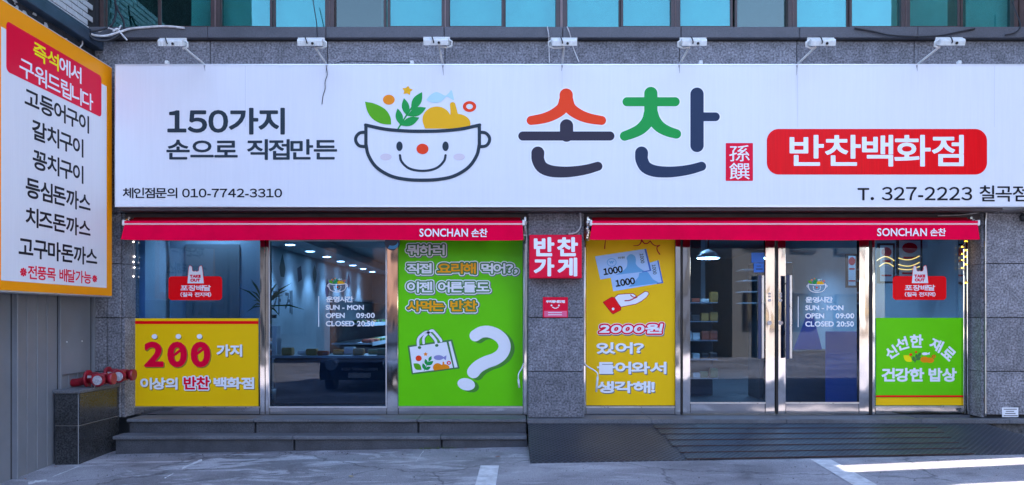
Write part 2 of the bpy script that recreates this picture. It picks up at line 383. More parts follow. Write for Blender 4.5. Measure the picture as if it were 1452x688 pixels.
class Draw:
    def __init__(s, x0, y0, x1, y1, cell=.5):
        s.x = np.arange(x0, x1 + cell, cell); s.y = np.arange(y0, y1 + cell, cell)
        s.X, s.Y = np.meshgrid(s.x, s.y); s.F = np.full(s.X.shape, -50.0); s.cell = cell
    def _win(s, x0, y0, x1, y1):
        a = np.searchsorted(s.x, x0); b = np.searchsorted(s.x, x1); c = np.searchsorted(s.y, y0); d = np.searchsorted(s.y, y1)
        return slice(c, d), slice(a, b)
    def stroke(s, pts, r0, r1=None, m=8):
        r1 = r0 if r1 is None else r1; n = len(pts); mr = max(r0, r1) + m
        L = [0]
        for i in range(n - 1): L.append(L[-1] + math.dist(pts[i], pts[i + 1]))
        for i in range(n - 1):
            (ax, ay), (bx, by) = pts[i], pts[i + 1]
            w = s._win(min(ax, bx) - mr, min(ay, by) - mr, max(ax, bx) + mr, max(ay, by) + mr)
            X = s.X[w]; Y = s.Y[w]; ex, ey = bx - ax, by - ay
            t = np.clip(((X - ax) * ex + (Y - ay) * ey) / max(ex * ex + ey * ey, 1e-9), 0, 1)
            d = np.hypot(X - ax - t * ex, Y - ay - t * ey); ra = r0 + (r1 - r0) * L[i] / L[-1]; rb = r0 + (r1 - r0) * L[i + 1] / L[-1]
            s.F[w] = np.maximum(s.F[w], ra + (rb - ra) * t - d)
        return s
    def ell(s, cx, cy, rx, ry, rot=0, sub=False):
        a = R(rot); u = (s.X - cx) * math.cos(a) + (s.Y - cy) * math.sin(a); v = -(s.X - cx) * math.sin(a) + (s.Y - cy) * math.cos(a)
        g = (1 - np.hypot(u / rx, v / ry)) * min(rx, ry)
        s.F = np.minimum(s.F, -g) if sub else np.maximum(s.F, g); return s
    def poly(s, pts, grow=0, sub=False):
        a = np.array(pts, float); g = seg_sdf(s.X, s.Y, np.hstack([a, np.roll(a, -1, 0)])) + grow
        s.F = np.minimum(s.F, -g) if sub else np.maximum(s.F, g); return s
    def rrect(s, x0, y0, x1, y1, r, sub=False):
        dx = np.abs(s.X - (x0 + x1) / 2) - (x1 - x0) / 2 + r; dy = np.abs(s.Y - (y0 + y1) / 2) - (y1 - y0) / 2 + r
        g = r - np.hypot(np.maximum(dx, 0), np.maximum(dy, 0)) - np.minimum(np.maximum(dx, dy), 0)
        s.F = np.minimum(s.F, -g) if sub else np.maximum(s.F, g); return s
    def cut_below(s, fn): s.F = np.minimum(s.F, fn(s.X) - s.Y); return s
    def lens(s, p, q, k=.34):
        (ax, ay), (bx, by) = p, q; nx, ny = -(by - ay), bx - ax
        up = [(ax + (bx - ax) * t + nx * k * math.sin(math.pi * t) * .5, ay + (by - ay) * t + ny * k * math.sin(math.pi * t) * .5) for t in np.linspace(0, 1, 9)]
        dn = [(ax + (bx - ax) * t - nx * k * math.sin(math.pi * t) * .5, ay + (by - ay) * t - ny * k * math.sin(math.pi * t) * .5) for t in np.linspace(1, 0, 9)[1:-1]]
        return s.poly(up + dn)
    def text(s, txt, x0, x1, y0, y1, w=.6, gap=.0, space=.32, skew=0, rot=0, cjk=True, only=None, m=7):
        """fit txt in the box; w = stroke growth in px; only = indices of the characters drawn"""
        cur = 0; items = []
        for i, ch in enumerate(txt):
            if ch == ' ': cur += space; continue
            g = glyph(FW.get(ch, ch) if cjk else ch)
            if not len(g): continue
            mn, mxx = g[:, [0, 2]].min(), g[:, [0, 2]].max()
            wide = ord(ch) > 0x2000
            lsb = .03 if wide else .045
            if wide: cellw = max(.74, mxx - mn + .06); ox = cur + (cellw - (mxx - mn)) / 2 - mn
            else: cellw = mxx - mn + 2 * lsb; ox = cur + lsb - mn
            items.append((i, ch, g + np.array([ox, 0, ox, 0]))); cur += cellw + gap
        A = np.vstack([g for _, _, g in items]); gx0, gx1 = A[:, [0, 2]].min(), A[:, [0, 2]].max(); gy0, gy1 = A[:, [1, 3]].min(), A[:, [1, 3]].max()
        sx = (x1 - x0 - 2 * w) / (gx1 - gx0); sy = (y1 - y0 - 2 * w) / (gy1 - gy0); cx, cy = (x0 + x1) / 2, (y0 + y1) / 2
        for i, ch, g in items:
            if only is not None and i not in only: continue
            q = np.empty_like(g)
            for k in (0, 2):
                X = x0 + w + (g[:, k] - gx0) * sx; Y = y1 - w - (g[:, k + 1] - gy0) * sy
                X = X + skew * ((y0 + y1) / 2 - Y)
                a = R(rot); q[:, k] = cx + (X - cx) * math.cos(a) + (Y - cy) * math.sin(a); q[:, k + 1] = cy - (X - cx) * math.sin(a) + (Y - cy) * math.cos(a)
            wn = s._win(q[:, [0, 2]].min() - w - m, q[:, [1, 3]].min() - w - m, q[:, [0, 2]].max() + w + m, q[:, [1, 3]].max() + w + m)
            if s.X[wn].size: s.F[wn] = np.maximum(s.F[wn], seg_sdf(s.X[wn], s.Y[wn], q) + w)
        return s
    def put(s, name, m, parent, plane, layer=1, grow=0, dx=0, dy=0, sub=None, label=None):
        Fd = s.F + grow
        if sub is not None: Fd = np.minimum(Fd, -(s.F + sub))
        ins = Fd > 0; a = ins[:-1, :-1]; b = ins[:-1, 1:]; c = ins[1:, 1:]; d = ins[1:, :-1]
        full = a & b & c & d; mixed = (a | b | c | d) & ~full
        vs = []; fs = []; X = s.x + dx; Y = s.y + dy
        for j in np.nonzero(full.any(1))[0]:
            row = np.concatenate([[0], full[j].astype(np.int8), [0]]); df = np.diff(row)
            for i0, i1 in zip(np.nonzero(df == 1)[0], np.nonzero(df == -1)[0]):
                n = len(vs); vs += [(X[i0], Y[j]), (X[i1], Y[j]), (X[i1], Y[j + 1]), (X[i0], Y[j + 1])]; fs.append((n + 3, n + 2, n + 1, n))
        for j, i in zip(*np.nonzero(mixed)):
            cs = [(X[i], Y[j], Fd[j, i]), (X[i + 1], Y[j], Fd[j, i + 1]), (X[i + 1], Y[j + 1], Fd[j + 1, i + 1]), (X[i], Y[j + 1], Fd[j + 1, i])]
            pl = []
            for k in range(4):
                p, q = cs[k], cs[(k + 1) % 4]
                if p[2] > 0: pl.append((p[0], p[1]))
                if (p[2] > 0) != (q[2] > 0):
                    t = p[2] / (p[2] - q[2]); pl.append((p[0] + (q[0] - p[0]) * t, p[1] + (q[1] - p[1]) * t))
            if len(pl) >= 3:
                n = len(vs); vs += pl; fs.append(tuple(range(n + len(pl) - 1, n - 1, -1)))
        if not vs: return None
        off = ROOT[parent]
        me = bpy.data.meshes.new(name); me.from_pydata([tuple(plane(x, y, layer) - off) for x, y in vs], [], fs); me.update()
        me.materials.append(M[m] if isinstance(m, str) else m)
        o = bpy.data.objects.new(name, me); C.objects.link(o); o.parent = parent; ROOT[o] = off
        if label: o['label'] = label
        return o
def facade(Y):
    def f(x, y, layer): 
        Z = Y - CAMY
        return Vector(((x - 726) * Z / F, Y - .0012 * layer, EYE + (450 - y) * Z / F))
    return f

# ------------------------------------------------------------------ the ground
def ground():
    xs = sorted(set([-200, -90, -40, -20, -12, -9] + [round(-9 + .5 * i, 2) for i in range(43)] + [16, 30, 60, 120, 200]))
    ys = sorted(set([-200, -100, -50, -30, -20, -14, -11, -9] + [round(-9 + .5 * i, 2) for i in range(18)] + [-.3, 0, 2, 30, 100]))
    vs = [(x, y, gz(x, y)) for y in ys for x in xs]; n = len(xs)
    fs = [(j * n + i, j * n + i + 1, (j + 1) * n + i + 1, (j + 1) * n + i) for j in range(len(ys) - 1) for i in range(n - 1)]
    MB().add(vs, fs).put('ground', 'asphalt', kind='structure')
ground()
def onground(name, m, pts, up=.004, **k):
    return MB().add([G(x, y, up) for x, y in pts], [tuple(range(len(pts)))[::-1]]).put(name, m, **k)
onground('parking_line', 'white_paint', [(681.5, 660), (707.7, 660), (702.4, 692), (690, 770), (645, 770), (672.5, 692)], kind='structure')
onground('parking_line', 'white_paint', [(1149.7, 651.5), (1178.5, 651.5), (1252, 692), (1345, 745), (1275, 745), (1217, 692)], kind='structure')
for k, (a, b, c, d, w) in enumerate([(258, 664, 286, 652, 3), (234, 678, 246, 671, 2), (590, 655, 600, 640, 1.6), (40, 685, 66, 681, 4), (75, 676, 112, 661, 1.3)]):
    ra = random.Random(k); n = 7
    top = [(a + (c - a) * i / n + ra.uniform(-1, 1), b + (d - b) * i / n - w * ra.uniform(.2, .6)) for i in range(n + 1)]
    bot = [(a + (c - a) * i / n + ra.uniform(-1, 1), b + (d - b) * i / n + w * ra.uniform(.2, .6)) for i in range(n, -1, -1)]
    onground('cement_smear', 'white_paint', top + bot, up=.003, kind='structure')

# ------------------------------------------------------------------ shop building
FL = .269                                    # landing level
YG = .28                                     # shopfront plane, recessed behind the stone
B = thing('shop_building', 'grey granite faced shop building with dark framed upper windows and glazed shopfront', 'building', (0, 0, 0))
box('wall', 'joint', B, -4.62, 9.0, .03, .3, 2.50, 4.50)
for x0, x1 in ((-4.62, -4.27), (.20, .765), (5.17, 9.0)):
    box('wall', 'joint', B, x0, x1, .03, .5, FL, 2.52)
box('wall', 'granite', B, -4.62, 9.0, .1, .4, 5.95, 19)
box('roof', 'dark', B, -4.8, 9.1, -.1, 18, 19, 19.3)
box('side_wall', 'granite', B, 8.9, 9.1, .4, 18, -1, 19)
box('side_wall', 'granite', B, -4.7, -4.62, .4, 18, -1, 19)
box('rear_wall', 'granite', B, -4.6, 8.9, 17.8, 18, -1, 19)
box('floor_slab', 'granite', B, -4.6, 8.9, .5, 17.8, 2.95 + .0, 4.55)
rows = [FL, .773, 1.36, 1.95, 2.503]
def panels(x0, x1, zs, y=0.0, t=.03, g=.004):
    for a, b in zip(zs, zs[1:]):
        box('stone_panel', 'granite', B, x0 + g, x1 - g, y, y + t, a + g, b - g, c=.004)
panels(.175, .785, rows)
panels(5.17, 6.45, [FL + .03, .773, 1.36, 1.95, 2.503]); panels(6.45, 7.73, [FL + .03, .773, 1.36, 1.95, 2.503]); panels(7.73, 9.0, [FL + .03, .773, 1.36, 1.95, 2.503])
panels(-4.60, -4.42, [FL, .773, 1.36, 1.95, 2.503]); panels(-4.42, -4.268, rows)
up = [-4.60] + [(298 - 726) / 130 + 1.28 * i for i in range(10)]
for a, b in zip(up, up[1:]):
    box('stone_panel', 'granite', B, a + .004, min(b, 9) - .004, 0, .03, 3.55, 4.375, c=.004)
    box('stone_panel', 'granite', B, a + .004, min(b, 9) - .004, 0, .03, 2.507, 3.542, c=.004)
# reveals of the recessed shopfront
for x0, x1 in ((5.14, 5.17), (.172, .2), (.762, .788), (-4.27, -4.242)):
    for a, b in zip(rows, rows[1:]):
        box('reveal_panel', 'granite', B, x0, x1, .004 + .03, .36, a + .003, b - .003)
box('lintel', 'lintel', B, -4.24, .172, .06, .36, 2.38, 2.505)
box('lintel', 'lintel', B, .788, 5.14, .06, .36, 2.38, 2.505)
# ledge under the upper windows
for a, b in zip(up, up[1:]):
    box('ledge_stone', 'ledge', B, a + .002, min(b, 9) - .002, -.08, .16, 4.386, 4.505, c=.006)
box('ledge_shade_strip', 'dark', B, -4.6, 9, -.02, .1, 4.376, 4.386)  # dark strip standing in for the shade under the ledge

# upper windows: eight two-pane sliding windows
YW = .10
wins = [((149, 221), (228, 299)), ((314, 382), (389, 461)), ((475, 543), (553, 626)), ((638, 711), (717, 788)),
        ((805, 878), (884, 951)), ((965, 1036), (1047, 1117)), ((1131, 1203), (1209, 1277)), ((1291, 1359), (1369, 1437))]
ZB, ZT = 4.508, 5.9
glass_bottom = 4.585
for k, (p, q) in enumerate(wins):
    xa, xb = PX(p[0] - 7, YW), PX(q[1] + 6, YW)
    w = MB(); w.box(xa, xb, YW - .01, YW + .09, ZB, ZB + .03, c=.004); w.box(xa, xb, YW - .01, YW + .09, ZT, ZT + .05)
    w.box(xa, xa + .045, YW - .01, YW + .09, ZB + .032, ZT - .002); w.box(xb - .045, xb, YW - .01, YW + .09, ZB + .032, ZT - .002)
    wo = w.put('window', 'brown', B)
    for j, (g0, g1) in enumerate((p, q)):
        x0, x1 = PX(g0, YW), PX(g1, YW); y = YW + (.012 if (j + k) % 2 else .045)
        f = MB(); t = .028
        f.box(x0 - t, x0, y, y + .028, ZB + .034, ZT - .01, c=.003); f.box(x1, x1 + t, y, y + .028, ZB + .034, ZT - .01, c=.003)
        f.box(x0 - t, x1 + t, y + .002, y + .026, ZB + .033, glass_bottom - (.0 if (j + k) % 2 else .018)); f.box(x0 - t, x1 + t, y + .002, y + .026, ZT - .06, ZT - .012)
        f.put('sash', 'brown', B)
        box('pane', 'glass_up_grey' if (k, j) in ((2, 0), (5, 1)) else 'glass_up', wo, x0 - .004, x1 + .004, y + .011, y + .017, glass_bottom - .02, ZT - .05)
    # coupling mullion on the right of each window
    if k < 7:
        nx = wins[k + 1][0][0]
        box('mullion', 'brown_light', B, xb + .002, PX(nx - 7, YW) - .002, YW - .02, YW + .08, ZB, ZT)
box('wall', 'dark', B, -4.62, PX(141, YW), YW - .02, YW + .2, ZB, 5.95)
box('wall', 'brown', B, PX(1444, YW), 9, YW - .02, YW + .2, ZB, 5.95)
# the rooms behind the upper windows
M['room'] = mat('upper_room_plaster', (.22, .34, .36), .9, var=.2, vscale=2)
M['curtain'] = mat('pale_roller_blind', (.50, .66, .66), .8, var=.12, vscale=3)
box('upper_room_wall', 'room', B, -4.6, 8.9, 3.2, 3.3, 4.55, 7.2)
box('upper_room_floor', 'room', B, -4.6, 8.9, .4, 3.2, 4.551, 4.56)
for k, (a, b, dy) in enumerate([(272, 299, .1), (310, 465, .16), (540, 796, .18), (802, 961, .1),
                   (966, 1036, .13), (1048, 1125, .2), (1131, 1345, .2), (1369, 1437, .1)]):
    box('blind', 'curtain', B, PX(a, .3), PX(b, .3), .26 + dy * .3, .27 + dy * .3, 4.58 + (.0 if k % 3 else .02), 5.9)

# ------------------------------------------------------------------ shopfront: frames, panes, doors
def FX(px, Y=YG): return PX(px, Y)
TOP = 2.375
def frame_post(px0, px1, y0=YG - .05, y1=YG + .06, m='steel', z0=FL, z1=TOP, name='post', par=None):
    return box(name, m, par or B, PX(px0, y0), PX(px1, y0), y0, y1, z0 + .002, z1, c=.004)
ZK = PZ(577, YG - .03)
for a, b in ((183, 186.8), (368.5, 375.5), (376.2, 381.2), (548.5, 564.3), (742, 748.8)): frame_post(a, b)
for a, b in ((827.5, 830.6), (957.5, 965.2), (1237, 1241), (1366.5, 1370.3), (1371.5, 1376)): frame_post(a, b)
frame_post(965.6, 967.6, m='black'); frame_post(1232.8, 1236.6, m='black')
# kick plates
for a, b, par in ((187, 368.2, 0), (381.5, 548.2, 0), (564.8, 741.7, 0), (831, 957.2, 0), (1241.3, 1366.2, 0)):
    box('kickplate', 'steel_kick', B, PX(a, YG - .02), PX(b, YG - .02), YG - .02, YG + .04, FL + .004, ZK, c=.004)
    box('bottom_bead', 'steel_brushed', B, PX(a, YG - .03), PX(b, YG - .03), YG - .032, YG - .021, ZK - .012, ZK + .006)
for a, b in ((187, 741.7), (831, 1366)):
    box('head_rail', 'steel', B, PX(a, YG), PX(b, YG), YG - .03, YG + .05, TOP + .003, TOP + .01 + .002)
panes = [(187, 368.2), (381.4, 548.2), (564.8, 741.7), (831, 957.2), (1241.3, 1366.2)]
for a, b in panes:
    box('pane', 'glass', B, PX(a, YG), PX(b, YG), YG + .0, YG + .008, ZK, TOP)
# thin white bead round the sliding pane
bd = MB()
for (a, b, c, d) in ((381.3, 382.8, 341, 578), (547.0, 548.3, 341, 578), (382.9, 546.9, 576.3, 578), (382.9, 546.9, 341, 342.2)):
    bd.box(PX(a, YG - .035), PX(b, YG - .035), YG - .045, YG - .034, PZ(d, YG - .035), PZ(c, YG - .035))
bd.put('glazing_bead', 'sign_edge', B)
def door(x0, g0, g1, x1, hx):
    y0, y1 = YG - .045, YG + .02
    d = box('door', 'steel', B, PX(x0, y0), PX(g0, y0), y0, y1, FL + .012, TOP, c=.004)
    box('stile', 'steel', d, PX(g1, y0), PX(x1, y0), y0, y1, FL + .012, TOP, c=.004)
    box('bottom_rail', 'steel_kick', d, PX(g0, y0) + .001, PX(g1, y0) - .001, y0 + .003, y1 - .003, FL + .014, PZ(571.5, y0), c=.004)
    box('glazing_bead', 'steel_brushed', d, PX(g0, y0), PX(g1, y0), y0 - .002, y0 + .01, PZ(572.5, y0), PZ(570.3, y0))
    box('pane', 'glass', d, PX(g0, YG - .02), PX(g1, YG - .02), YG - .014, YG - .006, PZ(571, YG), TOP)
    return d
d1 = door(967.9, 979, 1085.3, 1098.8, 0); d2 = door(1103.4, 1114.2, 1218.3, 1232.4, 0)
box('meeting_gap', 'black', B, PX(1099.1, YG), PX(1103.1, YG), YG - .03, YG + .01, FL + .01, TOP)
for d, a in ((d1, 1080.0), (d2, 1119.8)):
    Yh = YG - .14
    h = MB(); h.box(PX(a, Yh), PX(a + 3.6, Yh), Yh, Yh + .02, PZ(508.5, Yh), PZ(390, Yh), c=.004)
    h.put('handle', 'steel_brushed', d)
    h = MB(); h.box(PX(a - 4.6, Yh), PX(a - .3, Yh), Yh + .004, Yh + .016, PZ(509, Yh), PZ(390, Yh)); h.put('handle_guard', 'blue_dark', d)
    h = MB()
    for py in (402, 496): h.tube([P(a - 1, py, Yh + .014), P(a + .5, py, YG - .02)], .009)
    h.put('handle_fixing', 'steel_brushed', d)
for d, xx in ((d1, 1091.5), (d2, 1107.3)):
    for py, r in ((458, .024), (426, .016), (416.5, .012), (420.5, .012)):
        MB().tube([P(xx, py, YG - .045), P(xx, py, YG - .057)], r, 16).put('lock', 'steel_brushed', d)

# ------------------------------------------------------------------ entrance steps, landing
st = thing('entrance_steps', 'two dark granite steps in front of the left shop window', 'steps', (-2, -.2, 0))
xj = [-4.15, -2.78, -1.02, .155]; xj2 = [-4.19, -2.3, -.75, .158]
for a, b in zip(xj, xj[1:]):
    box('tread', 'granite_step', st, a + .0015, b - .0015, -.12, .23, .236, FL, c=.006)
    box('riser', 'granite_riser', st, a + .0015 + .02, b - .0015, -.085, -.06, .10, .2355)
for a, b in zip(xj2, xj2[1:]):
    box('tread', 'granite_step', st, a + .0015, b - .0015, -.335, -.087, .082, .118, c=.006)
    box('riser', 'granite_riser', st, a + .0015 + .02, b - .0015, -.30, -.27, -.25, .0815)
box('core', 'joint', st, -4.15, .15, -.268, .6, -.3, .08); box('core', 'joint', st, -4.12, .15, -.058, .6, .08, .234)
ld = thing('landing', 'flat granite landing slab at the foot of the glass doors', 'landing', (3, 0, .25))
xl = [.162, 1.5, 2.95, 4.4, 5.35, 6.8, 9.0]
for k, (a, b) in enumerate(zip(xl, xl[1:])):
    box('slab', 'granite_step', ld, a + .0015, b - .0015, -.125, (.23 if b < 5.2 else -.001), .219, FL, c=.006)
box('slab', 'granite_step', ld, .79, 5.13, .2315, .6, .219, FL - .001)
M['rubble'] = mat('rubble_concrete', (.11, .105, .10), .95, var=.7, vscale=22, bump=1, bscale=35)
box('core', 'rubble', ld, .19, 9, -.07, .6, -.4, .217)
box('core', 'joint', ld, .19, 5.13, -.09, -.06, -.4, .217)

# ------------------------------------------------------------------ tread-plate ramp
rp = thing('access_ramp', 'dark tread plate ramp leading up to the glass doors', 'ramp', (2.7, -.6, .1))
def ramp_pt(x, t, up=0):  # t: 0 top .. 1 foot
    yt, yf = -.128, -1.10 + .02 * (x - .2) / 5
    y = yt + (yf - yt) * t; zt = .222; zf = gz(x, yf) + .008
    return Vector((x, y, zt + (zf - zt) * t + up))
def plate(name, m, x0, x1a, x1b, t0, t1, u0=0.0, u1=0.0, th=.006, nx=12, nt=6):
    """one tread plate of the ramp as a fine sheet that follows the warped slope, with a folded front edge"""
    vs = []; fs = []
    for j in range(nt + 1):
        t = t0 + (t1 - t0) * j / nt; u = u0 + (u1 - u0) * j / nt
        xe = x1a + (x1b - x1a) * t
        for i in range(nx + 1): vs.append(ramp_pt(x0 + (xe - x0) * i / nx, t, u))
    for j in range(nt):
        for i in range(nx): q = j * (nx + 1) + i; fs.append((q, q + 1, q + nx + 2, q + nx + 1))
    n = len(vs)
    for i in range(nx + 1): vs.append(vs[nt * (nx + 1) + i] + Vector((0, -.001, -.002 - th)))
    for i in range(nx): fs.append((nt * (nx + 1) + i, nt * (nx + 1) + i + 1, n + i + 1, n + i))
    return MB().add(vs, fs).put(name, m, rp), [vs[nt * (nx + 1) + i] for i in range(nx + 1)]
plate('plate', 'tread', .172, 1.80, 1.80, 0, 1)
plate('plate', 'tread', 4.42, 5.08, 5.42, 0, 1, .001, .001)
N_ = 6
for i in range(N_):
    t0, t1 = i / N_, (i + 1) / N_
    x0 = 1.50 + .03 * i + random.uniform(0, .03)
    sl, ed = plate('slat', 'tread_worn', x0, 4.50, 4.40, t0, t1, .004, .012, .007, 14, 1)
    vs = []; fs = []
    for k, q in enumerate(ed):
        w = .002 * math.sin(k * 1.7 + i); vs += [q + Vector((0, -.003, .001)), q + Vector((0, -.004, -.007 + w * .5))]
    for k in range(len(ed) - 1): fs.append((2 * k, 2 * k + 1, 2 * k + 3, 2 * k + 2))
    MB().add(vs, fs).put('slat_edge', 'rust', sl)
side = MB().prism([ramp_pt(.173, 0, -.008), ramp_pt(.173, 1, -.008), Vector((.173, -1.08, gz(.17, -1.08) - .1)), Vector((.173, -.128, -.2))], (.01, 0, 0)); side.put('side_plate', 'tread', rp)
s2 = MB().prism([ramp_pt(5.08, 0, -.008), ramp_pt(5.42, 1, -.008), Vector((5.42, -1.08, gz(5.4, -1.08) - .1)), Vector((5.08, -.128, -.2))], (-.01, 0, 0)); s2.put('side_plate', 'tread', rp)

# ------------------------------------------------------------------ neighbouring building on the left
NX = -4.57
NB = thing('neighbouring_building', 'left neighbouring building with grey steel cladding below and white glazed brick above', 'building', (-6, -2, 0))
box('wall', 'dark_mottle', NB, -10, NX - .04, -5.0, .02, -.4, 4.44)
box('wall', 'granite', NB, -10, NX - .10, -5.0, .1, 4.44, 9)
seams = [-4.2, -3.5, -2.80, -2.10, -1.385, -.68, -.04]
for k, (a, b) in enumerate(zip(seams, seams[1:])):
    o = .0 if k % 2 else .012
    mb = MB(); mb.box(NX - .02 + o, NX + o, a + .004, b - .004, -.28, 3.95, c=.003)
    pn = mb.put('metal_panel', 'metalwall', NB)
    r = MB(); r.box(NX + o - .001, NX + o + .04, a + .004, a + .036, -.27, 3.94, c=.004); r.put('standing_seam', 'metalwall', pn)
    for gy in (a + .037, b - .012): box('groove', 'dark', pn, NX + o - .001, NX + o + .0015, gy, gy + .012, -.27, 3.94)
    for gy in (a + .2, a + .36, a + .52): box('pressed_rib', 'metalwall', pn, NX + o - .001, NX + o + .008, gy, gy + .02, -.27, 3.93, c=.004)
    if k == 5:
        r = MB(); r.box(NX + o - .001, NX + o + .02, a + .05, b - .11, PZ(531, -.5), 2.2, c=.004); r.put('cover_panel', 'metalwall', pn)
        sc = MB()
        for yy in (a + .14, b - .22): sc.tube([(NX + o + .02, yy, PZ(484, -.3)), (NX + o + .027, yy, PZ(484, -.3))], .008, 8)
        sc.put('screw', 'plastic_white', pn)
box('corner_trim', 'metalwall', NB, NX - .02, NX + .03, -.036, -.004, .1, 3.95, c=.003)
lg = MB().box(-4.60, -4.45, -5, -.002, 4.27, 4.385, c=.006); lg.put('ledge', 'flashing', NB)
lg = MB().box(-4.60, -4.50, -5, -.002, 4.387, 4.44); lg.put('ledge_cap', 'flashing', NB)
cb = MB().box(NX - .03, NX + .02, -5, -.002, 3.96, 4.268); cb.put('fascia', 'dark_mottle', NB)
ra = random.Random(3)
pe = MB()
for k in range(46):     # peeling paint flakes on the fascia
    y = -ra.uniform(.5, 1.9); z = ra.uniform(4.03, 4.26); s = ra.uniform(.01, .045)
    pts = [(NX + .024 + ra.uniform(0, .01), y + s * math.cos(a) * ra.uniform(.5, 1.6), z + s * .6 * math.sin(a) * ra.uniform(.5, 1.3)) for a in (0, 1.2, 2.4, 3.6, 4.9)]
    pe.prism(pts, (.002, 0, 0))
pe.put('peeling_paint', 'brick', NB)
box('mortar_bed', 'joint', NB, NX - .10, NX - .024, -5, .09, 4.44, 9)
# individually laid bricks where they show
bl, bh, g = .205, .057, .009
bm_ = MB().box(0, .018, .0, bl - g, 0, bh, c=.003).mesh('brick', (0, 0, 0)); bm_.materials.append(M['brick'])
for r_ in range(12):
    for c_ in range(8):
        y = -1.62 + c_ * bl + (bl / 2 if r_ % 2 else 0)
        if y + bl > .09: continue
        o = bpy.data.objects.new('brick', bm_); C.objects.link(o); o.parent = NB; ROOT[o] = ROOT[NB]
        o.location = Vector((NX - .024 + ra.uniform(-.001, .002), y, 4.449 + r_ * (bh + g))) - ROOT[NB]

# ------------------------------------------------------------------ dark granite pedestal and hydrants
px0, px1, py0, py1 = -4.535, -4.284, -.79, -.004
PT = .645
pd = thing('hydrant_pedestal', 'low dark polished granite block beneath the red fire hydrant outlets', 'pedestal', ((px0 + px1) / 2, -.4, -.1))
box('core', 'grout', pd, px0 + .012, px1 - .012, py0 + .012, py1, -.3, PT - .035)
box('top_slab', 'granite_step', pd, px0 - .0, px1 + .012, py0 - .014, py1, PT - .034, PT, c=.004)
zm = PZ(604, py0)
for a, b in ((-.25, zm - .003), (zm + .003, PT - .037)):
    box('side_panel', 'granite_dark', pd, px0 + .012, px1 - .016, py0, py0 + .02, a, b, c=.002)
    box('side_panel', 'granite_dark', pd, px1 - .014, px1, py0 + .014, py1, a, b, c=.002)
def hydrant(y, x0, L, label, lean):
    z = PT + .085 + lean
    t = thing('fire_hydrant_outlet', label, 'hydrant outlet', (x0 + L / 2, y, PT), 'red twin fire hydrant outlets on the pedestal')
    c = curve_pts([(NX, y + .02, PT + .04), (x0 - .10, y + .01, PT + .045), (x0 - .03, y, z - .02), (x0 + .02, y, z)], 5)
    MB().tube(c, .042, 14).put('inlet_pipe', 'hydrant', t)
    f = MB(); f.tube([(x0 - .005, y, z), (x0 + .016, y, z)], .088, 22); f.put('flange', 'hydrant', t)
    pr = [(.016, .05), (.05, .058), (.06, .066), (.10, .066), (.105, .058), (L * .55, .058), (L * .6, .062), (L * .8, .06)]
    MB().tube([(x0 + a, y, z) for a, _ in pr], [r for _, r in pr], 20).put('body', 'hydrant', t)
    xe = x0 + L * .8
    o = MB(); o.tube([(xe - .03, y, z), (xe + .03, y, z), (xe + .034, y, z), (xe + .075, y, z)], [.05, .05, .06, .06], 18)
    for k in range(3):
        a = k * 2.1; o.box(xe + .045, xe + .07, y + .056 * math.cos(a) - .01, y + .056 * math.cos(a) + .01, z + .056 * math.sin(a) - .01, z + .056 * math.sin(a) + .01)
    o.put('side_cap', 'hydrant', t)
    xc = x0 + L * .66
    n = MB(); n.tube([(xc, y - .02, z), (xc + .004, y - .09, z - .006), (xc + .004, y - .092, z - .006), (xc + .006, y - .135, z - .008)], [.052, .052, .066, .066], 20)
    nk = n.put('front_outlet', 'hydrant', t)
    MB().tube([(xc + .006, y - .133, z - .008), (xc + .006, y - .141, z - .008)], [.050, .046], 22).put('outlet_cap', 'cap_white', nk)
    MB().tube([(xc + .006, y - .141, z - .008), (xc + .006, y - .15, z - .008)], .018, 12).put('cap_nut', 'cap_white', nk)
    chn = MB(); cp = curve_pts([(xc + .006, y - .145, z - .008), (xc - .03, y - .13, z - .085), (xc - .09, y - .07, z - .07), (xc - .08, y - .05, z - .03)], 7)
    for i in range(0, len(cp) - 1): chn.tube([cp[i], cp[i] + (cp[i + 1] - cp[i]) * .8], .0045 if i % 2 else .003, 6)
    chn.put('cap_chain', 'steel_brushed', nk)
    box('name_tag', 'sign_edge', t, x0 + .035, x0 + .075, y - .070, y - .066, z + .01, z + .035)
hydrant(-.42, -4.40, .25, 'front red fire hydrant outlet with dusty white cap, nearer the street', 0)
hydrant(-.10, -4.36, .27, 'rear red fire hydrant outlet with white cap, beside the yellow poster', .015)

# ------------------------------------------------------------------ main signboard
YS = -.30
SG = thing('main_signboard', 'long white signboard with a smiling bowl emblem above the shopfront', 'signboard', (1, YS, 2.526))
sx0, sx1, sz0, sz1 = PX(163, YS), 6.4, 2.526, 4.029
box('face_panel', 'sign_white', SG, sx0 + .012, sx1 - .012, YS, YS + .03, sz0 + .012, sz1 - .012)
fr = MB(); fr.box(sx0, sx1, YS - .004, -.002, sz0 - .001, sz0 + .012); fr.box(sx0, sx1, YS - .004, -.002, sz1 - .012, sz1)
fr.box(sx0, sx0 + .012, YS - .004, -.002, sz0 + .0125, sz1 - .0125); fr.box(sx1 - .012, sx1, YS - .004, -.002, sz0 + .0125, sz1 - .0125)
fr.put('frame', 'sign_edge', SG)
box('back_box', 'dark', SG, sx0 + .02, sx1 - .02, YS + .031, -.003, sz0 + .02, sz1 - .02)
box('bottom_rail', 'lintel', SG, sx0 + .01, 5.2, -.24, -.06, sz0 - .03, sz0 - .002)
M['halo'] = mat('bright_white_halo', (.88, .88, .88), .4)
pl = facade(YS - .002)
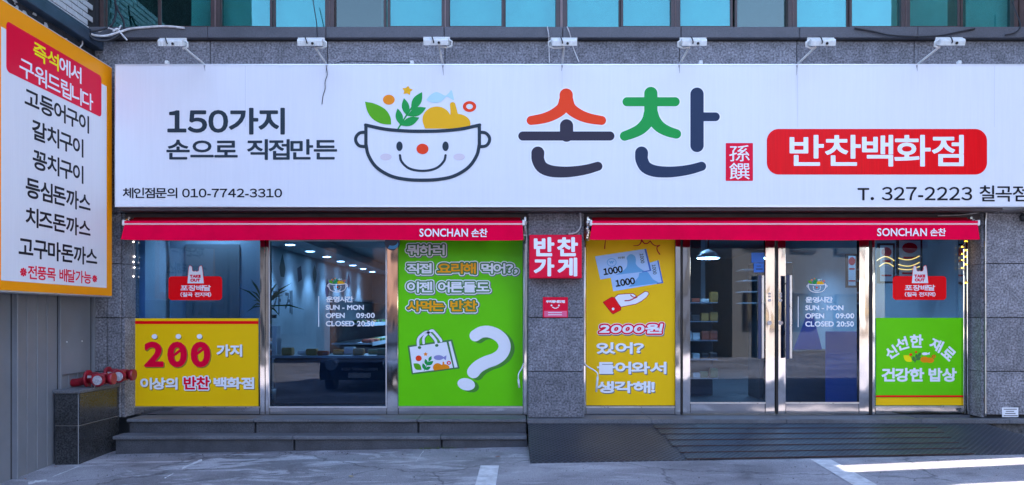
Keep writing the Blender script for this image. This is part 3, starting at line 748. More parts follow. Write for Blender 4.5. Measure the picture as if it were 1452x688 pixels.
def line(txt, x0, x1, y0, y1, m, w, par=SG, plane=None, layer=1, cell=.5, name='lettering', **k):
    g = {a: k.pop(a) for a in ('grow', 'dx', 'dy') if a in k}
    d = Draw(x0 - 8, y0 - 8, x1 + 8, y1 + 8, cell).text(txt, x0, x1, y0, y1, w=w, **k)
    d.put(name, m, par, plane or pl, layer, **g); return d
line('150가지', 237.3, 404, 153, 191, 'slate', 1.25, cell=.5)
line('손으로 직접만든', 236, 478, 197.5, 227, 'slate', .75)
line('체인점문의 010-7742-3310', 174, 400, 266.3, 281.2, 'ink', .32, cell=.35)
line('T. 327-2223 칠곡점', 1216, 1457, 263, 286, 'ink', .3, cell=.45)
d = Draw(1080, 178, 1406, 252, .6).rrect(1087.3, 183, 1399.5, 247.6, 17); d.put('red_pill', 'red_pill', SG, pl, 1)
line('반찬백화점', 1119.5, 1366.5, 191.5, 236.3, 'white', .95, layer=2)
# vertical pale streaks on the pill are part of the weathered print
d = Draw(1020, 198, 1076, 262, .5).rrect(1029, 203, 1067.6, 256.6, .8); d.put('red_seal', 'crimson', SG, pl, 1)
line('孫', 1034, 1063, 206, 229, 'white', .12, layer=2, cell=.35); line('饌', 1034, 1063, 231, 254.6, 'white', .1, layer=2, cell=.35)
# bowl emblem (coordinates measured at 4.44 x)
def T(k, ox, oy): return lambda x, y: (ox + x / k, oy + y / k)
def bowl(par, plane, t, cell, wf=1.0, outline='slate', mini=False, L=1):
    tt = lambda l: [t(*p) for p in l]; s = abs(t(1, 0)[0] - t(0, 0)[0]); a = t(0, 60); b = t(880, 680)
    mk = lambda: Draw(a[0] - 1, a[1] - 1, b[0] + 1, b[1] + 1, cell)
    mk().poly(tt([(78, 152)] + c2([(78, 152), (140, 165), (205, 200), (238, 250), (243, 297)], 4)[1:] + c2([(243, 297), (180, 290), (125, 260), (92, 210), (78, 152)], 4)[1:-1])).put('leaf_mark', 'leaf_green', par, plane, L)
    mk().ell(*t(228, 140), 37 * s, 31 * s).put('orange_dot', 'tangerine', par, plane, L)
    star = [t(345 + (36 if i % 2 == 0 else 20) * math.sin(i * math.pi / 5 + .15), 82 - (32 if i % 2 == 0 else 18) * math.cos(i * math.pi / 5 + .15)) for i in range(10)]
    mk().poly(star).put('star_mark', 'mustard', par, plane, L)
    mk().poly(tt(c2([(465, 140), (490, 110), (530, 92), (575, 112), (590, 112), (608, 95), (622, 80), (632, 110), (637, 142), (612, 130), (590, 122), (560, 150), (520, 160), (485, 152), (465, 140)], 4))).put('fish_mark', 'fish', par, plane, L)
    d = mk().ell(*t(530, 265), 90 * s, 82 * s).ell(*t(650, 290), 92 * s, 62 * s).ell(*t(560, 300), 110 * s, 60 * s).stroke(tt([(630, 172), (636, 205), (640, 240)]), 17 * s, 24 * s)
    x_, y_ = t(0, 322); d.cut_below(lambda X: y_ + 0 * X).put('pumpkin_mark', 'mustard', par, plane, L)
    mk().ell(*t(736, 183), 42 * s, 34 * s).ell(*t(736, 183), 21 * s, 17 * s, sub=True).put('ring_mark', 'orange' if not mini else 'orange', par, plane, L)
    d = mk()
    for p, q in (((283, 195), (305, 302)), ((323, 130), (345, 242)), ((438, 92), (370, 208)), ((463, 190), (345, 242)), ((420, 253), (303, 302))): d.lens(t(*p), t(*q), .42)
    d.stroke(tt([(284, 328), (310, 285), (345, 230), (375, 185)]), 5 * s).put('sprig_mark', 'green_ink', par, plane, L + 1)
    r = 10.5 * s * wf
    d = mk().stroke(tt(c2([(82, 300), (200, 325), (330, 337), (440, 339), (550, 337), (680, 325), (800, 300)], 5)), r)
    d.stroke(tt([(84, 302)] + c2([(84, 420), (100, 490), (150, 565), (240, 620), (340, 642), (440, 647), (540, 642), (640, 620), (730, 565), (782, 490), (798, 420)], 6) + [(798, 302)]), r)
    for sg in (1, -1):
        fx = lambda x: x if sg == 1 else 882 - x
        d.stroke([t(fx(x), y) for x, y in c2([(78, 345), (45, 350), (22, 375), (22, 405), (42, 430), (75, 436)], 5)], r * .95)
    d.put('bowl_outline', outline, par, plane, L + 2)
    for ex in (295, 585): mk().ell(*t(ex, 433), 20 * s, 30 * s).put('eye', outline, par, plane, L)
    mk().ell(*t(440, 450), 38 * s, 33 * s).put('nose', 'orange', par, plane, L)
    if not mini:
        for cx in (210, 671): mk().ell(*t(cx, 500), 36 * s, 21 * s).put('cheek', 'cheek', par, plane, L)
    mk().stroke(tt(c2([(298, 490), (306, 525), (340, 563), (385, 582), (440, 588), (495, 582), (540, 563), (576, 525), (585, 490)], 5)), 7.5 * s * wf).put('smile', outline, par, plane, L)
bowl(SG, pl, T(4.44, 500, 110), .5)
# shop name drawn as round-ended brush strokes (measured at 4.033 x)
t = T(4.033, 720, 110); k = 1 / 4.033
tt = lambda l: [t(*p) for p in l]
def name_piece(fn, m):
    d = Draw(728, 115, 1028, 258, .5); fn(d); d.put('name_stroke', 'halo', SG, pl, 1, grow=1.6); d.put('name_stroke', m, SG, pl, 2)
def f1(d):
    d.stroke(tt([(334, 101), (334, 135)]), 38 * k)
    d.stroke(tt(c2([(331, 125), (315, 170), (285, 198), (240, 222), (190, 237), (134, 246)], 5)), 36 * k, 26 * k)
    d.stroke(tt(c2([(337, 125), (353, 170), (383, 198), (428, 222), (478, 237), (536, 246)], 5)), 36 * k, 26 * k)
name_piece(f1, 'orange')
def f2(d): d.stroke(tt([(336, 277), (336, 330)]), 38 * k); d.stroke(tt([(86, 335), (584, 335)]), 26 * k)
name_piece(f2, 'ink_purple')
def ff(ox): return lambda d: d.stroke(tt(c2([(172 + ox, 432), (173 + ox, 470), (195 + ox, 512), (245 + ox, 535), (320 + ox, 541), (390 + ox, 536), (455 + ox, 525), (515 + ox, 508)], 5)), 37 * k, 26 * k)
name_piece(ff(0), 'ink_purple'); name_piece(ff(593), 'ink_blue')
def f3(d):
    d.stroke(tt([(818, 92), (818, 215)]), 38 * k); d.stroke(tt([(682, 139), (957, 139)]), 26 * k)
    d.stroke(tt(c2([(817, 200), (800, 250), (762, 293), (715, 318), (668, 335)], 5)), 38 * k, 27 * k)
    d.stroke(tt(c2([(820, 200), (838, 245), (870, 283), (915, 308), (964, 323)], 5)), 38 * k, 27 * k)
name_piece(f3, 'green_ink')
def f4(d): d.stroke(tt([(1082, 96), (1082, 389)]), 38 * k); d.stroke(tt([(1090, 225), (1187, 225)]), 25 * k)
name_piece(f4, 'ink_blue')

# ------------------------------------------------------------------ slanted-view menu sign on the left wall
LX = -4.25
LS = thing('menu_signboard', 'tall white menu signboard with orange frame on the left wall', 'signboard', (LX, -1.2, 1.5))
def lu(px): return 4.25 * F / (726 - px) + CAMY           # photo x -> Y along the wall
def lv(px, py): return EYE + (450 - py) * (4.25 / (726 - px))
zt = lv(158, 95); zb = lv(158, 421.3); ya, yb = lu(-9), lu(159.5)
box('cabinet', 'sign_edge', LS, LX - .26, LX - .006, ya, yb, zb, zt)
box('orange_frame', 'sign_yellow', LS, LX - .0055, LX, ya + .012, yb - .012, zb + .012, zt - .012)
def lplane(x, y, layer): return Vector((LX + .0012 * layer, x / 100, y / -100))     # canvas in centimetres
wt = lv(2, 38); wb = lv(152, 408.5)
d = Draw(ya * 100 + 7, -wt * 100 - 2, lu(151) * 100 + 2, -wb * 100 + 2, 1.0)
MB().prism([(LX + .0002, lu(1.5), wb), (LX + .0002, lu(151), wb), (LX + .0002, lu(151), wt), (LX + .0002, lu(1.5), wt)], (.0015, 0, 0)).put('menu_panel', 'sign_white', LS)
def lbox(x0, x1, yt_, yb_): return lu(x0) * 100, lu(x1) * 100, -lv(x0, yt_) * 100, -lv(x0, yb_) * 100
a = lbox(8.5, 143.5, 29, 101)
Draw(a[0] - 2, a[2] - 2, a[1] + 2, a[3] + 2, .6).rrect(a[0], a[2], a[1], a[3], 4.5).put('red_heading', 'crimson', LS, lplane, 2)
def lline(txt, x0, x1, yt_, yb_, m, w, layer=2, **kk):
    q = lbox(x0, x1, yt_, yb_); Draw(q[0] - 3, q[2] - 3, q[1] + 3, q[3] + 3, .32).text(txt, q[0], q[1], q[2], q[3], w=w, m=2, **kk).put('lettering', m, LS, lplane, layer)
lline('즉석에서', 46.5, 115, 57, 82.5, 'yellow_txt', .4, 3, only=(0, 1)); lline('즉석에서', 46.5, 115, 57, 82.5, 'white', .4, 3, only=(2, 3))
lline('구워드립니다', 27, 131.5, 79.5, 107, 'white', .3, 3)
lline('고등어구이', 34.5, 126, 122, 150.5, 'ink', .5); lline('갈치구이', 45, 118, 168, 197, 'ink', .5); lline('꽁치구이', 46, 118, 210.5, 239, 'ink', .5)
lline('등심돈까스', 36, 128, 250, 279.5, 'ink', .5); lline('치즈돈까스', 36, 128, 292.5, 320.5, 'ink', .5); lline('고구마돈까스', 26, 137.5, 334.5, 364, 'ink', .5)
lline('※전풍목 배달가능※', 28, 137.5, 374.5, 395, 'crimson', .3)

# ------------------------------------------------------------------ awnings
def awning(x0, x1, label, tx, kx):
    yf = -.215
    A = thing('awning', label, 'awning', ((x0 + x1) / 2, -.1, 2.3), 'retracted crimson awnings')
    n = 140; ra = random.Random(int(x0 * 10))
    ph = [ra.uniform(0, 6) for _ in range(4)]
    def wav(x, v):
        e = .0
        for xe, s in ((x0, 1), (x1, -1)):
            dd = abs(x - xe); e += .016 * math.exp(-dd / .28) * math.sin(dd * 16 + ph[0]) * v
        return -(.005 * math.sin(x * 3.1 + ph[1]) + .0035 * math.sin(x * 9 + ph[2]) + .002 * math.sin(x * 23 + ph[3])) * v - e
    zt_, zm_, zb_ = PZ(319, yf), PZ(317, yf), PZ(340.2, yf)
    vs = []; fs = []
    rowsn = 5
    for i in range(n + 1):
        x = x0 + (x1 - x0) * i / n
        for j in range(rowsn + 1):
            v = j / rowsn; fl = .03 * v
            xx = x - fl * math.exp(-(x - x0) / .2) * 1.0 + (fl * .3) * math.exp(-(x1 - x) / .2)
            z = zt_ + (zb_ - zt_) * v + .006 * v * math.sin(x * 2.2 + ph[3])
            vs.append((xx, yf + wav(x, v), z))
    for i in range(n):
        for j in range(rowsn): q = i * (rowsn + 1) + j; fs.append((q, q + 1, q + rowsn + 2, q + rowsn + 1))
    nn = len(vs); vs += [(a_, b_ + .003, c_) for a_, b_, c_ in vs]; fs += [tuple(i + nn for i in f[::-1]) for f in fs]
    MB().add(vs, fs, True).put('valance', 'awning', A)
    hem = MB().tube([(x0 + (x1 - x0) * i / n, yf + wav(x0 + (x1 - x0) * i / n, 1) + .001, zb_ + .006 * math.sin((x0 + (x1 - x0) * i / n) * 2.2 + ph[3])) for i in range(n + 1)], .004, 6)
    hem.put('hem', 'crimson', A)
    # sloping fabric back to the roller
    prof = [(-.205, PZ(313.5, yf)), (-.16, 2.405), (-.11, 2.425), (-.04, 2.435)]
    vs = []; fs = []
    for i in range(n + 1):
        x = x0 + .03 + (x1 - x0 - .06) * i / n
        for (y, z) in prof: vs.append((x, y, z + .003 * math.sin(x * 5)))
    for i in range(n):
        for j in range(3): q = i * 4 + j; fs.append((q, q + 1, q + 5, q + 4))
    MB().add(vs, fs, True).put('roof_fabric', 'awning_dark', A)
    MB().tube([(x0 + .02, -.03, 2.405), (x1 - .02, -.03, 2.405)], .045, 16).put('roller', 'awning_dark', A)
    b = MB(); b.box(x0 - .012, x1 + .012, -.222, -.17, PZ(317.2, yf), PZ(313.0, yf) - .002, c=.004); b.put('front_bar', 'awning', A)
    box('piping', 'awning_trim', A, x0, x1, -.2235, -.2, zt_ + .001, zm_ + .002)
    for x in (x0 - .02, x1 + .001):
        box('end_cap', 'plastic_white', A, x - .005 + .0, x + .022, -.226, -.165, PZ(320, yf), PZ(312, yf), c=.005)
    for x, s in ((x0 + .02, 1), (x1 - .02, -1)):
        a = MB(); a.box(x - .012 - s * .05, x + .012 - s * .05, -.06, .05, 2.34, 2.455, c=.004); a.tube([(x - s * .045, -.05, 2.37), (x - s * .05, -.02, 2.28), (x - s * .045, .04, 2.21)], .016, 10)
        a.tube([(x - s * .07, -.03, 2.40), (x - s * .02, -.03, 2.40)], .03, 12)
        a.put('bracket', 'steel_brushed', A)
        m_ = MB()
        for i in range(9): m_.box(x - s * .05 + ra.uniform(-.02, .02), x - s * .05 + ra.uniform(.0, .03), -.09 + ra.uniform(-.01, .02), -.05, 2.22 + i * .024, 2.235 + i * .024)
        m_.put('gearbox', 'steel', A)
    va = facade(yf - .0125)
    line('SONCHAN', tx[0], tx[1], tx[2], tx[3], 'white', .25, par=A, plane=va, cell=.3, gap=.03)
    line('손찬', kx[0], kx[1], kx[2], kx[3], 'white', .25, par=A, plane=va, cell=.3)
    return A
awning(PX(176.5, -.215), PX(741, -.215), 'crimson awning over the left display window, ending at the brushed metal gearbox', (594.8, 663.5, 324.3, 335.8), (668.3, 691.3, 324.3, 336.2))
awning(PX(839.5, -.215), PX(1386.5, -.215), 'crimson awning over the glass doors on the right', (1243.8, 1314.2, 323.8, 335), (1318.8, 1341.2, 323.8, 334.8))

# crank rods hanging from the awnings
for (lab, pts) in (('white crank rod hanging from the left awning beside the green poster', [(743, 345, .1), (743.2, 420, .1), (742.5, 515, .1), (740, 522, .09), (735.5, 530, .06), (735, 538, .05), (736.3, 550, .05)]),
                   ('white crank rod hanging over the left edge of the tall yellow poster', [(828.5, 345, .1), (828, 430, .1), (827.5, 513, .1), (832, 519, .09), (845, 527, .06), (847.5, 534, .05), (845.5, 556, .05)])):
    tp = thing('crank_rod', lab, 'crank rod', P(pts[0][0], pts[0][1], .1), 'awning crank rods')
    q = [P(*p) for p in pts]
    MB().tube([q[0], q[1], q[2]], .008, 8).put('rod', 'sign_edge', tp)
    MB().tube(curve_pts(q[2:], 5), .0075, 8).put('crank', 'sign_edge', tp)
    MB().tube(q[-2:], .012, 10).put('grip', 'plastic_white', tp)

# ------------------------------------------------------------------ floodlights over the sign
heads = [(243, 60.5, 290, 15), (440, 60, 463, 5), (618.5, 59, 628, 3), (800, 60, 797, 0), (984, 60, 963, -5), (1166, 60, 1130, -7), (1349, 59.5, 1300, -13)]
flab = ['above the left end of the signboard, nearest the cable bundle', 'above the dangling wire and the words 손으로 직접만든', 'above the vegetables of the smiling bowl emblem',
        'above the orange brush stroke of the shop name', 'above the green and blue brush strokes', 'above the left end of the red pill lettering', 'above the right end of the red pill lettering']
for k, (hx, hy, bx, ao) in enumerate(heads):
    yh = -.93; hc = P(hx, hy, yh); bs = P(bx, 90.5, -.17); bs.z = sz1 + .003
    t = thing('floodlight', 'white floodlight ' + flab[k], 'floodlight', bs, 'white floodlights along the top of the signboard')
    MB().tube([bs, bs + Vector((0, 0, .018)), bs + Vector((0, 0, .03))], [.06, .052, .02], 16).put('base', 'plastic_white', t)
    sgn = 1 if hx < bx else -1
    if abs(hx - bx) < 12: sgn = -1 if k == 3 else 1
    ae = hc + Vector((ao * .00685, .05, -.032))
    MB().tube([bs + Vector((0, 0, .03)), bs + Vector((0, -.04, .035)), ae], .0105, 8).put('arm', 'plastic_white', t)
    # head: ribbed back seen from the street, lens turned to the board
    h = MB(); w_, dd = .118, .10; ti = R(24)
    def hp(x, y, z):
        y *= .72; z *= .66
        return hc + Vector((x, y * math.cos(ti) - z * math.sin(ti), y * math.sin(ti) + z * math.cos(ti)))
    prof = [(-.055, -.045), (-.05, .02), (-.03, .042), (.02, .05), (.075, .03), (.08, -.03), (.02, -.052)]
    vs = []
    for sx in (-1, 1):
        for y, z in prof: vs.append(hp(sx * w_ * (1 if y < .06 else 1.04), y, z))
    n = len(prof); h.add(vs, [tuple(range(n))[::-1], tuple(range(n, 2 * n))] + [(i, (i + 1) % n, n + (i + 1) % n, n + i) for i in range(n)])
    h.put('housing', 'plastic_white', t)
    fi = MB()
    for i in range(9):
        x = -w_ + .014 + i * (2 * w_ - .028) / 8
        fi.add([hp(x - .003, -.064, -.04), hp(x + .003, -.064, -.04), hp(x + .003, -.055, .03), hp(x - .003, -.055, .03), hp(x - .003, -.045, -.04), hp(x + .003, -.045, -.04), hp(x + .003, -.035, .03), hp(x - .003, -.035, .03)],
               [(0, 1, 2, 3), (4, 7, 6, 5), (0, 4, 5, 1), (3, 2, 6, 7), (0, 3, 7, 4), (1, 5, 6, 2)])
    fi.put('cooling_fin', 'plastic_white', t)
    rim = MB(); rim.add([hp(-w_ - .012, .074, .058), hp(w_ + .012, .074, .058), hp(w_ + .012, .074, -.058), hp(-w_ - .012, .074, -.058), hp(-w_ - .012, .088, .058), hp(w_ + .012, .088, .058), hp(w_ + .012, .088, -.058), hp(-w_ - .012, .088, -.058)],
            [(0, 1, 2, 3), (4, 7, 6, 5), (0, 4, 5, 1), (1, 5, 6, 2), (2, 6, 7, 3), (3, 7, 4, 0)]); rim.put('lens_rim', 'plastic_white', t)
    kn = MB(); kn.tube([hp(.03, -.062, -.01), hp(.03, -.072, -.01)], .013, 10); kn.put('knob', 'black', t)
    cb = curve_pts([hp(-.02, -.07, -.012), hp(-.022, -.08, .02), hp(-.035, -.05, .07), hp(-.04, .0, .075)], 5); MB().tube(cb, .006, 6).put('cable', 'cable', t)
    yk = MB(); e = sgn * (w_ + .02); yk.tube([hp(e - sgn * .02, .02, .03), hp(e + sgn * .014, .02, .0), hp(e + sgn * .01, .02, -.06), hp(e - sgn * .04, .02, -.085), ae], .0085, 8); yk.put('yoke', 'plastic_white', t)
for k, x in enumerate((236, 584, 994, 1361)):
    MB().box(PX(x - 2.4, YS), PX(x + 2.4, YS), YS - .006, YS + .04, sz1 + .001, sz1 + .038, c=.004).put('frame_clip', 'plastic_white', SG)

M['stain'] = mat('grey_drip_stain', (.30, .29, .30), .6)
for k, (_, _, bx, _) in enumerate(heads):
    Draw(bx - 6, 88, bx + 6, 116, .3).stroke([(bx, 93), (bx, 95.5)], 1.3, .8, m=3).stroke([(bx, 95), (bx + .8 * (-1) ** k, 101 + 3 * (k % 3))], .6, .2, m=3).put('drip_stain', 'stain', SG, pl, 1)
M['seam'] = mat('sign_sheet_seam', (.66, .66, .68), .5)
for xs_ in (348, 590, 797, 1131, 1410): Draw(xs_ - 2, 92, xs_ + 2, 182, .5).stroke([(xs_, 94), (xs_, 180)], .32, m=2).put('sheet_seam', 'seam', SG, pl, .5) if xs_ != 590 else None

# ------------------------------------------------------------------ cables
def cable(label, pts, r, m, name='cable', n=7):
    q = [P(*p) for p in pts]; base = q[0]
    MB().tube(curve_pts(q, n), r, 6).put(name, m, loc=base, label=label, cat='cable', group=None)
cable('thick white cable sweeping from the corner bracket along the window ledge', [(125, 45, -.25), (133, 50, -.24), (150, 51, -.2), (168, 46, -.12), (185, 41, -.10), (205, 39, -.09), (235, 37.5, -.09), (262, 40, -.09)], .013, 'cable_white')
cable('black cable looping under the white one at the corner', [(122, 42, -.3), (132, 55, -.28), (150, 58, -.22), (165, 52, -.15), (172, 45, -.1), (180, 40, -.10)], .012, 'cable')
cable('black cable rising in front of the leftmost window pane', [(128, 45, -.3), (145, 42, -.2), (158, 36, -.1), (164, 22, -.02), (164, 8, .0), (162, -8, .0)], .011, 'cable')
cable('thin black cable bending across the leftmost window pane', [(164, 5, -.02), (168, 16, -.03), (174, 27, -.05), (176, 36, -.09), (176, 42, -.10)], .011, 'cable')
cable('short white cable tail drooping over the ledge corner', [(160, 45, -.15), (166, 41, -.13), (172, 48, -.11), (180, 57, -.10)], .010, 'cable_white')
cable('pale cable twisting through the corner bundle', [(140, 46, -.2), (152, 40, -.15), (166, 43, -.12), (172, 36, -.10)], .008, 'cable_white')
cable('lower black cable hanging from the corner bundle', [(126, 52, -.28), (140, 57, -.24), (156, 57, -.16), (170, 53, -.1)], .014, 'cable')
cable('short pale wire hooked at the end of the orange framed sign', [(116, 56, -.3), (117, 62, -.32), (113, 68, -.33)], .007, 'cable_white')
cable('thin wire dangling down the face of the signboard left of the bowl', [(463, 96, -.31), (464, 106, -.32), (461, 116, -.315), (461, 126, -.32), (458, 136, -.31), (456.5, 148, -.312)], .0035, 'cable')
cable('thin dark wire running down the second window to the ledge', [(443, -5, .0), (446, 14, -.03), (449, 34, -.07), (450, 55, -.1)], .005, 'cable')
cable('dark slack cable drooping across the ledge at the right', [(1212, 40, -.1), (1235, 44, -.1), (1262, 50, -.11), (1295, 52, -.11), (1330, 51, -.11), (1362, 45, -.1), (1382, 41, -.09)], .009, 'cable')
cable('dark cable loop at the far right window', [(1436, 4, .0), (1441, 18, -.03), (1447, 36, -.08), (1440, 46, -.1), (1425, 50, -.1)], .007, 'cable')
cable('pale wire falling from the ledge left of the central floodlight', [(776, 38, -.1), (778, 50, -.12), (778.5, 70, -.06), (779, 89, -.05)], .0055, 'cable_white')
cable('pale wire falling from the ledge right of the central floodlight', [(804, 38, -.1), (808, 48, -.12), (813, 68, -.06), (821, 88, -.05)], .0055, 'cable_white')
cable('thin black wire strung along the top edge of the signboard', [(474, 90.5, -.2), (490, 87, -.14), (540, 88, -.1), (583, 89, -.1)], .004, 'cable')
cable('grey conduit curling down the central granite pier', [(822, 296, -.06), (823.5, 312, -.02), (823, 322, -.02), (817, 330, -.015), (806, 332, -.012)], .010, 'cable_white')

# ------------------------------------------------------------------ posters and stickers
def sheet(name, label, cat, x0, x1, y0, y1, m, Y=YG - .006, t=.003, group=None):
    o = MB().box(PX(x0, Y), PX(x1, Y), Y, Y + t, PZ(y1, Y), PZ(y0, Y)).put(name, m, loc=P((x0 + x1) / 2, y1, Y), label=label, cat=cat, group=group)
    return o, facade(Y)
# yellow poster bottom left
o, q = sheet('window_poster', 'yellow poster with big red 200 low on the far left pane', 'poster', 189.6, 366.6, 451.5, 576.4, 'poster_yellow')
Draw(186, 450, 370, 464, .5).rrect(189.8, 455.3, 366.4, 459.6, .1).put('red_stripe', 'red', o, q, 1)
d = Draw(198, 470, 304, 527, .4).text('200', 204.5, 298.5, 484.5, 521, w=1.9, cjk=False, gap=.07, m=5)
d.put('lettering', 'brown_print', o, q, 1, dx=1.5, dy=1.5); d.put('lettering', 'crimson', o, q, 2)
d = Draw(240, 484, 300, 522, .4)
for cx in (252.5, 282.5): d.stroke([(cx - 6.5, 504.5), (cx + 6.5, 494.5)], 2.0)
d.put('lettering', 'crimson', o, q, 3)
for cx in (219.2, 253, 283):
    d = Draw(cx - 6, 470, cx + 6, 484, .4).ell(cx, 477.2, 3.9, 3.4)
    d.put('rice_ball', 'brown_print', o, q, 1, dx=1, dy=1.2); d.put('rice_ball', 'white', o, q, 2)
for tx, a, b, c_, e in (('가지', 307, 343.5, 488.5, 506), ('이상의', 199, 252, 535.5, 552.5), ('백화점', 303, 360.5, 535, 552)):
    d = Draw(a - 8, c_ - 8, b + 8, e + 8, .35).text(tx, a, b, c_, e, w=.78); d.put('lettering', 'brown_print', o, q, 1, dx=1.1, dy=1.3); d.put('lettering', 'white', o, q, 2)
d = Draw(252, 526, 306, 560, .35).text('반찬', 260.5, 297.5, 534, 552.5, w=.7); d.put('lettering', 'brown_print', o, q, 1, grow=1.9, dx=1, dy=1); d.put('lettering', 'white', o, q, 2, grow=1.7); d.put('lettering', 'crimson', o, q, 3)
# tall green poster
o, q = sheet('window_poster', 'tall green poster with shopping bag and large white question mark', 'poster', 565.3, 741.2, 330, 575.8, 'poster_green')
for tx, a, b, c_, e, col in (('뭐하러', 577, 630.5, 347, 362, 'white'), ('직접', 577, 612, 373.5, 388, 'white'), ('요리해', 620, 675, 373, 388.5, 'amber'), ('먹어?,', 682.5, 734, 373.5, 388.5, 'white'),
                             ('이젠', 577, 613.5, 399.5, 415, 'white'), ('어른들도', 621, 694, 399.5, 415, 'white'), ('사먹는', 577.5, 630, 426.5, 441.5, 'amber'), ('반찬', 638.5, 676.5, 426, 441.5, 'amber')):
    d = Draw(a - 9, c_ - 9, b + 9, e + 9, .28).text(tx, a, b, c_, e, w=.6)
    d.put('lettering', 'grey_print', o, q, 1, grow=3.5, dx=.9, dy=1); d.put('lettering', 'white', o, q, 2, grow=3.2); d.put('lettering', 'deep_green', o, q, 3, grow=1.9); d.put('lettering', col, o, q, 4)
t = T(4.916, 560, 450); tt = lambda l: [t(*p) for p in l]; k = 1 / 4.916
pts = c2([(560, 128), (600, 105), (650, 100), (705, 118), (748, 155), (765, 205), (745, 255), (700, 290), (640, 312), (590, 338), (562, 362), (548, 380)], 5)
d = Draw(645, 460, 735, 562, .45).stroke(tt(pts), 40 * k, 45 * k).ell(*t(497, 467), 62 * k, 42 * k, 12)
d.put('question_mark', 'shadow_green', o, q, 1, dx=5.5, dy=2.8); d.put('question_mark', 'white', o, q, 2)
bx0, by0, bx1, by1 = 572, 462, 656, 536
bag = tt([(95, 203), (395, 160), (445, 352), (122, 393)])
d = Draw(bx0, by0, bx1, by1, .35).poly(bag, 1.2); d.put('bag_outline', 'deep_green', o, q, 2)
hl = lambda x0, x1, b0, b1, tp: c2([(x0, b0), (x0 + 2, tp + 35), (x0 + 35, tp), ((x0 + x1) / 2, tp - 12), (x1 - 38, tp + 8), (x1 - 8, tp + 45), (x1, b1)], 5)
for a_ in (hl(200, 322, 180, 165, 105), hl(162, 290, 200, 190, 115)):
    d = Draw(bx0, by0, bx1, by1, .35).stroke(tt(a_), 9 * k); d.put('bag_handle', 'deep_green', o, q, 3, grow=.9); d.put('bag_handle', 'white', o, q, 4)
Draw(bx0, by0, bx1, by1, .35).poly(tt([(102, 208), (360, 172), (405, 352), (126, 388)])).poly(tt([(374, 170), (390, 166), (438, 348), (415, 351)])).put('bag_face', 'white', o, q, 5)
Draw(bx0, by0, bx1, by1, .35).ell(*t(172, 211), 12 * k, 10 * k).ell(*t(292, 196), 12 * k, 10 * k).put('bag_eyelet', 'deep_green', o, q, 6)
Draw(bx0, by0, bx1, by1, .35).ell(*t(166, 286), 21 * k, 20 * k).put('orange_mark', 'orange', o, q, 6)
Draw(bx0, by0, bx1, by1, .3).poly([t(214 + (17 if i % 2 == 0 else 9) * math.sin(i * math.pi / 5), 257 - (15 if i % 2 == 0 else 8) * math.cos(i * math.pi / 5)) for i in range(10)]).put('star_mark', 'tangerine', o, q, 6)
Draw(bx0, by0, bx1, by1, .3).lens(t(130, 322), t(186, 366), .6).put('leaf_mark', 'leaf_green', o, q, 6)
d = Draw(bx0, by0, bx1, by1, .3)
for p_, q_ in (((195, 320), (210, 366)), ((212, 290), (224, 335)), ((255, 270), (236, 308)), ((268, 305), (226, 335)), ((250, 345), (210, 366))): d.lens(t(*p_), t(*q_), .5)
d.stroke(tt([(205, 370), (240, 300)]), .5).put('sprig_mark', 'green_ink', o, q, 6)
Draw(bx0, by0, bx1, by1, .3).ell(*t(305, 281), 34 * k, 17 * k).poly(tt([(330, 281), (360, 265), (355, 300)])).put('fish_mark', 'fish_dark', o, q, 6)
Draw(bx0, by0, bx1, by1, .3).ell(*t(298, 350), 32 * k, 30 * k).ell(*t(345, 352), 36 * k, 25 * k).stroke(tt([(338, 315), (340, 335)]), 1.2).cut_below(lambda X: t(0, 372)[1] + (X - t(265, 0)[0]) * -.13).put('pumpkin_mark', 'tangerine', o, q, 6)
Draw(bx0, by0, bx1, by1, .3).ell(*t(376, 318), 15 * k, 13 * k).ell(*t(376, 318), 7 * k, 6 * k, sub=True).put('ring_mark', 'crimson', o, q, 6)
# tall yellow poster
o, q = sheet('window_poster', 'tall yellow poster with blue banknotes above an open hand', 'poster', 831.3, 956.8, 328, 575, 'poster_yellow')
t = T(5.293, 820, 330); tt = lambda l: [t(*p) for p in l]; k = 1 / 5.293
def note(cs, fig, edge, dy, nt, L):
    D = lambda: Draw(838, 346, 946, 418, .35)
    D().poly(tt(cs)).put('banknote_print', 'note_blue', o, q, L)
    D().poly(tt(fig)).put('figure_silhouette', 'note_mid', o, q, L + 1)
    D().poly(tt(edge)).put('banknote_edge', 'note_edge', o, q, L + 1)
note([(240, 318), (600, 207), (637, 377), (262, 440)], [(375, 408), (430, 360), (452, 330), (460, 290), (500, 280), (525, 300), (560, 350), (610, 378)], [(592, 209), (602, 206), (638, 378), (590, 386), (588, 379), (626, 372)], 0, 0, 1)
note([(125, 178), (508, 121), (547, 287), (165, 352)], c2([(275, 318), (330, 290), (362, 258), (368, 215), (362, 190), (378, 168), (402, 162), (425, 178), (432, 205), (432, 235), (455, 262), (500, 292)], 4), [(495, 123), (509, 121), (548, 287), (480, 298), (478, 292), (534, 282)], 0, 0, 3)
Draw(838, 346, 946, 418, .3).ell(*t(250, 224), 36 * k, 31 * k).ell(*t(250, 224), 31 * k, 26 * k, sub=True).put('won_circle', 'note_mid', o, q, 5)
Draw(838, 346, 946, 418, .3).text('W', *[t(234, 0)[0], t(266, 0)[0], t(0, 212)[1], t(0, 236)[1]], w=.2, cjk=False, rot=6, m=2).stroke([t(230, 220), t(270, 216)], .3).put('won_symbol', 'note_mid', o, q, 5)
Draw(838, 346, 946, 418, .3).text('천원', t(295, 0)[0], t(348, 0)[0], t(0, 180)[1], t(0, 196)[1], w=.1, rot=6, m=2).put('lettering', 'grey_print', o, q, 5)
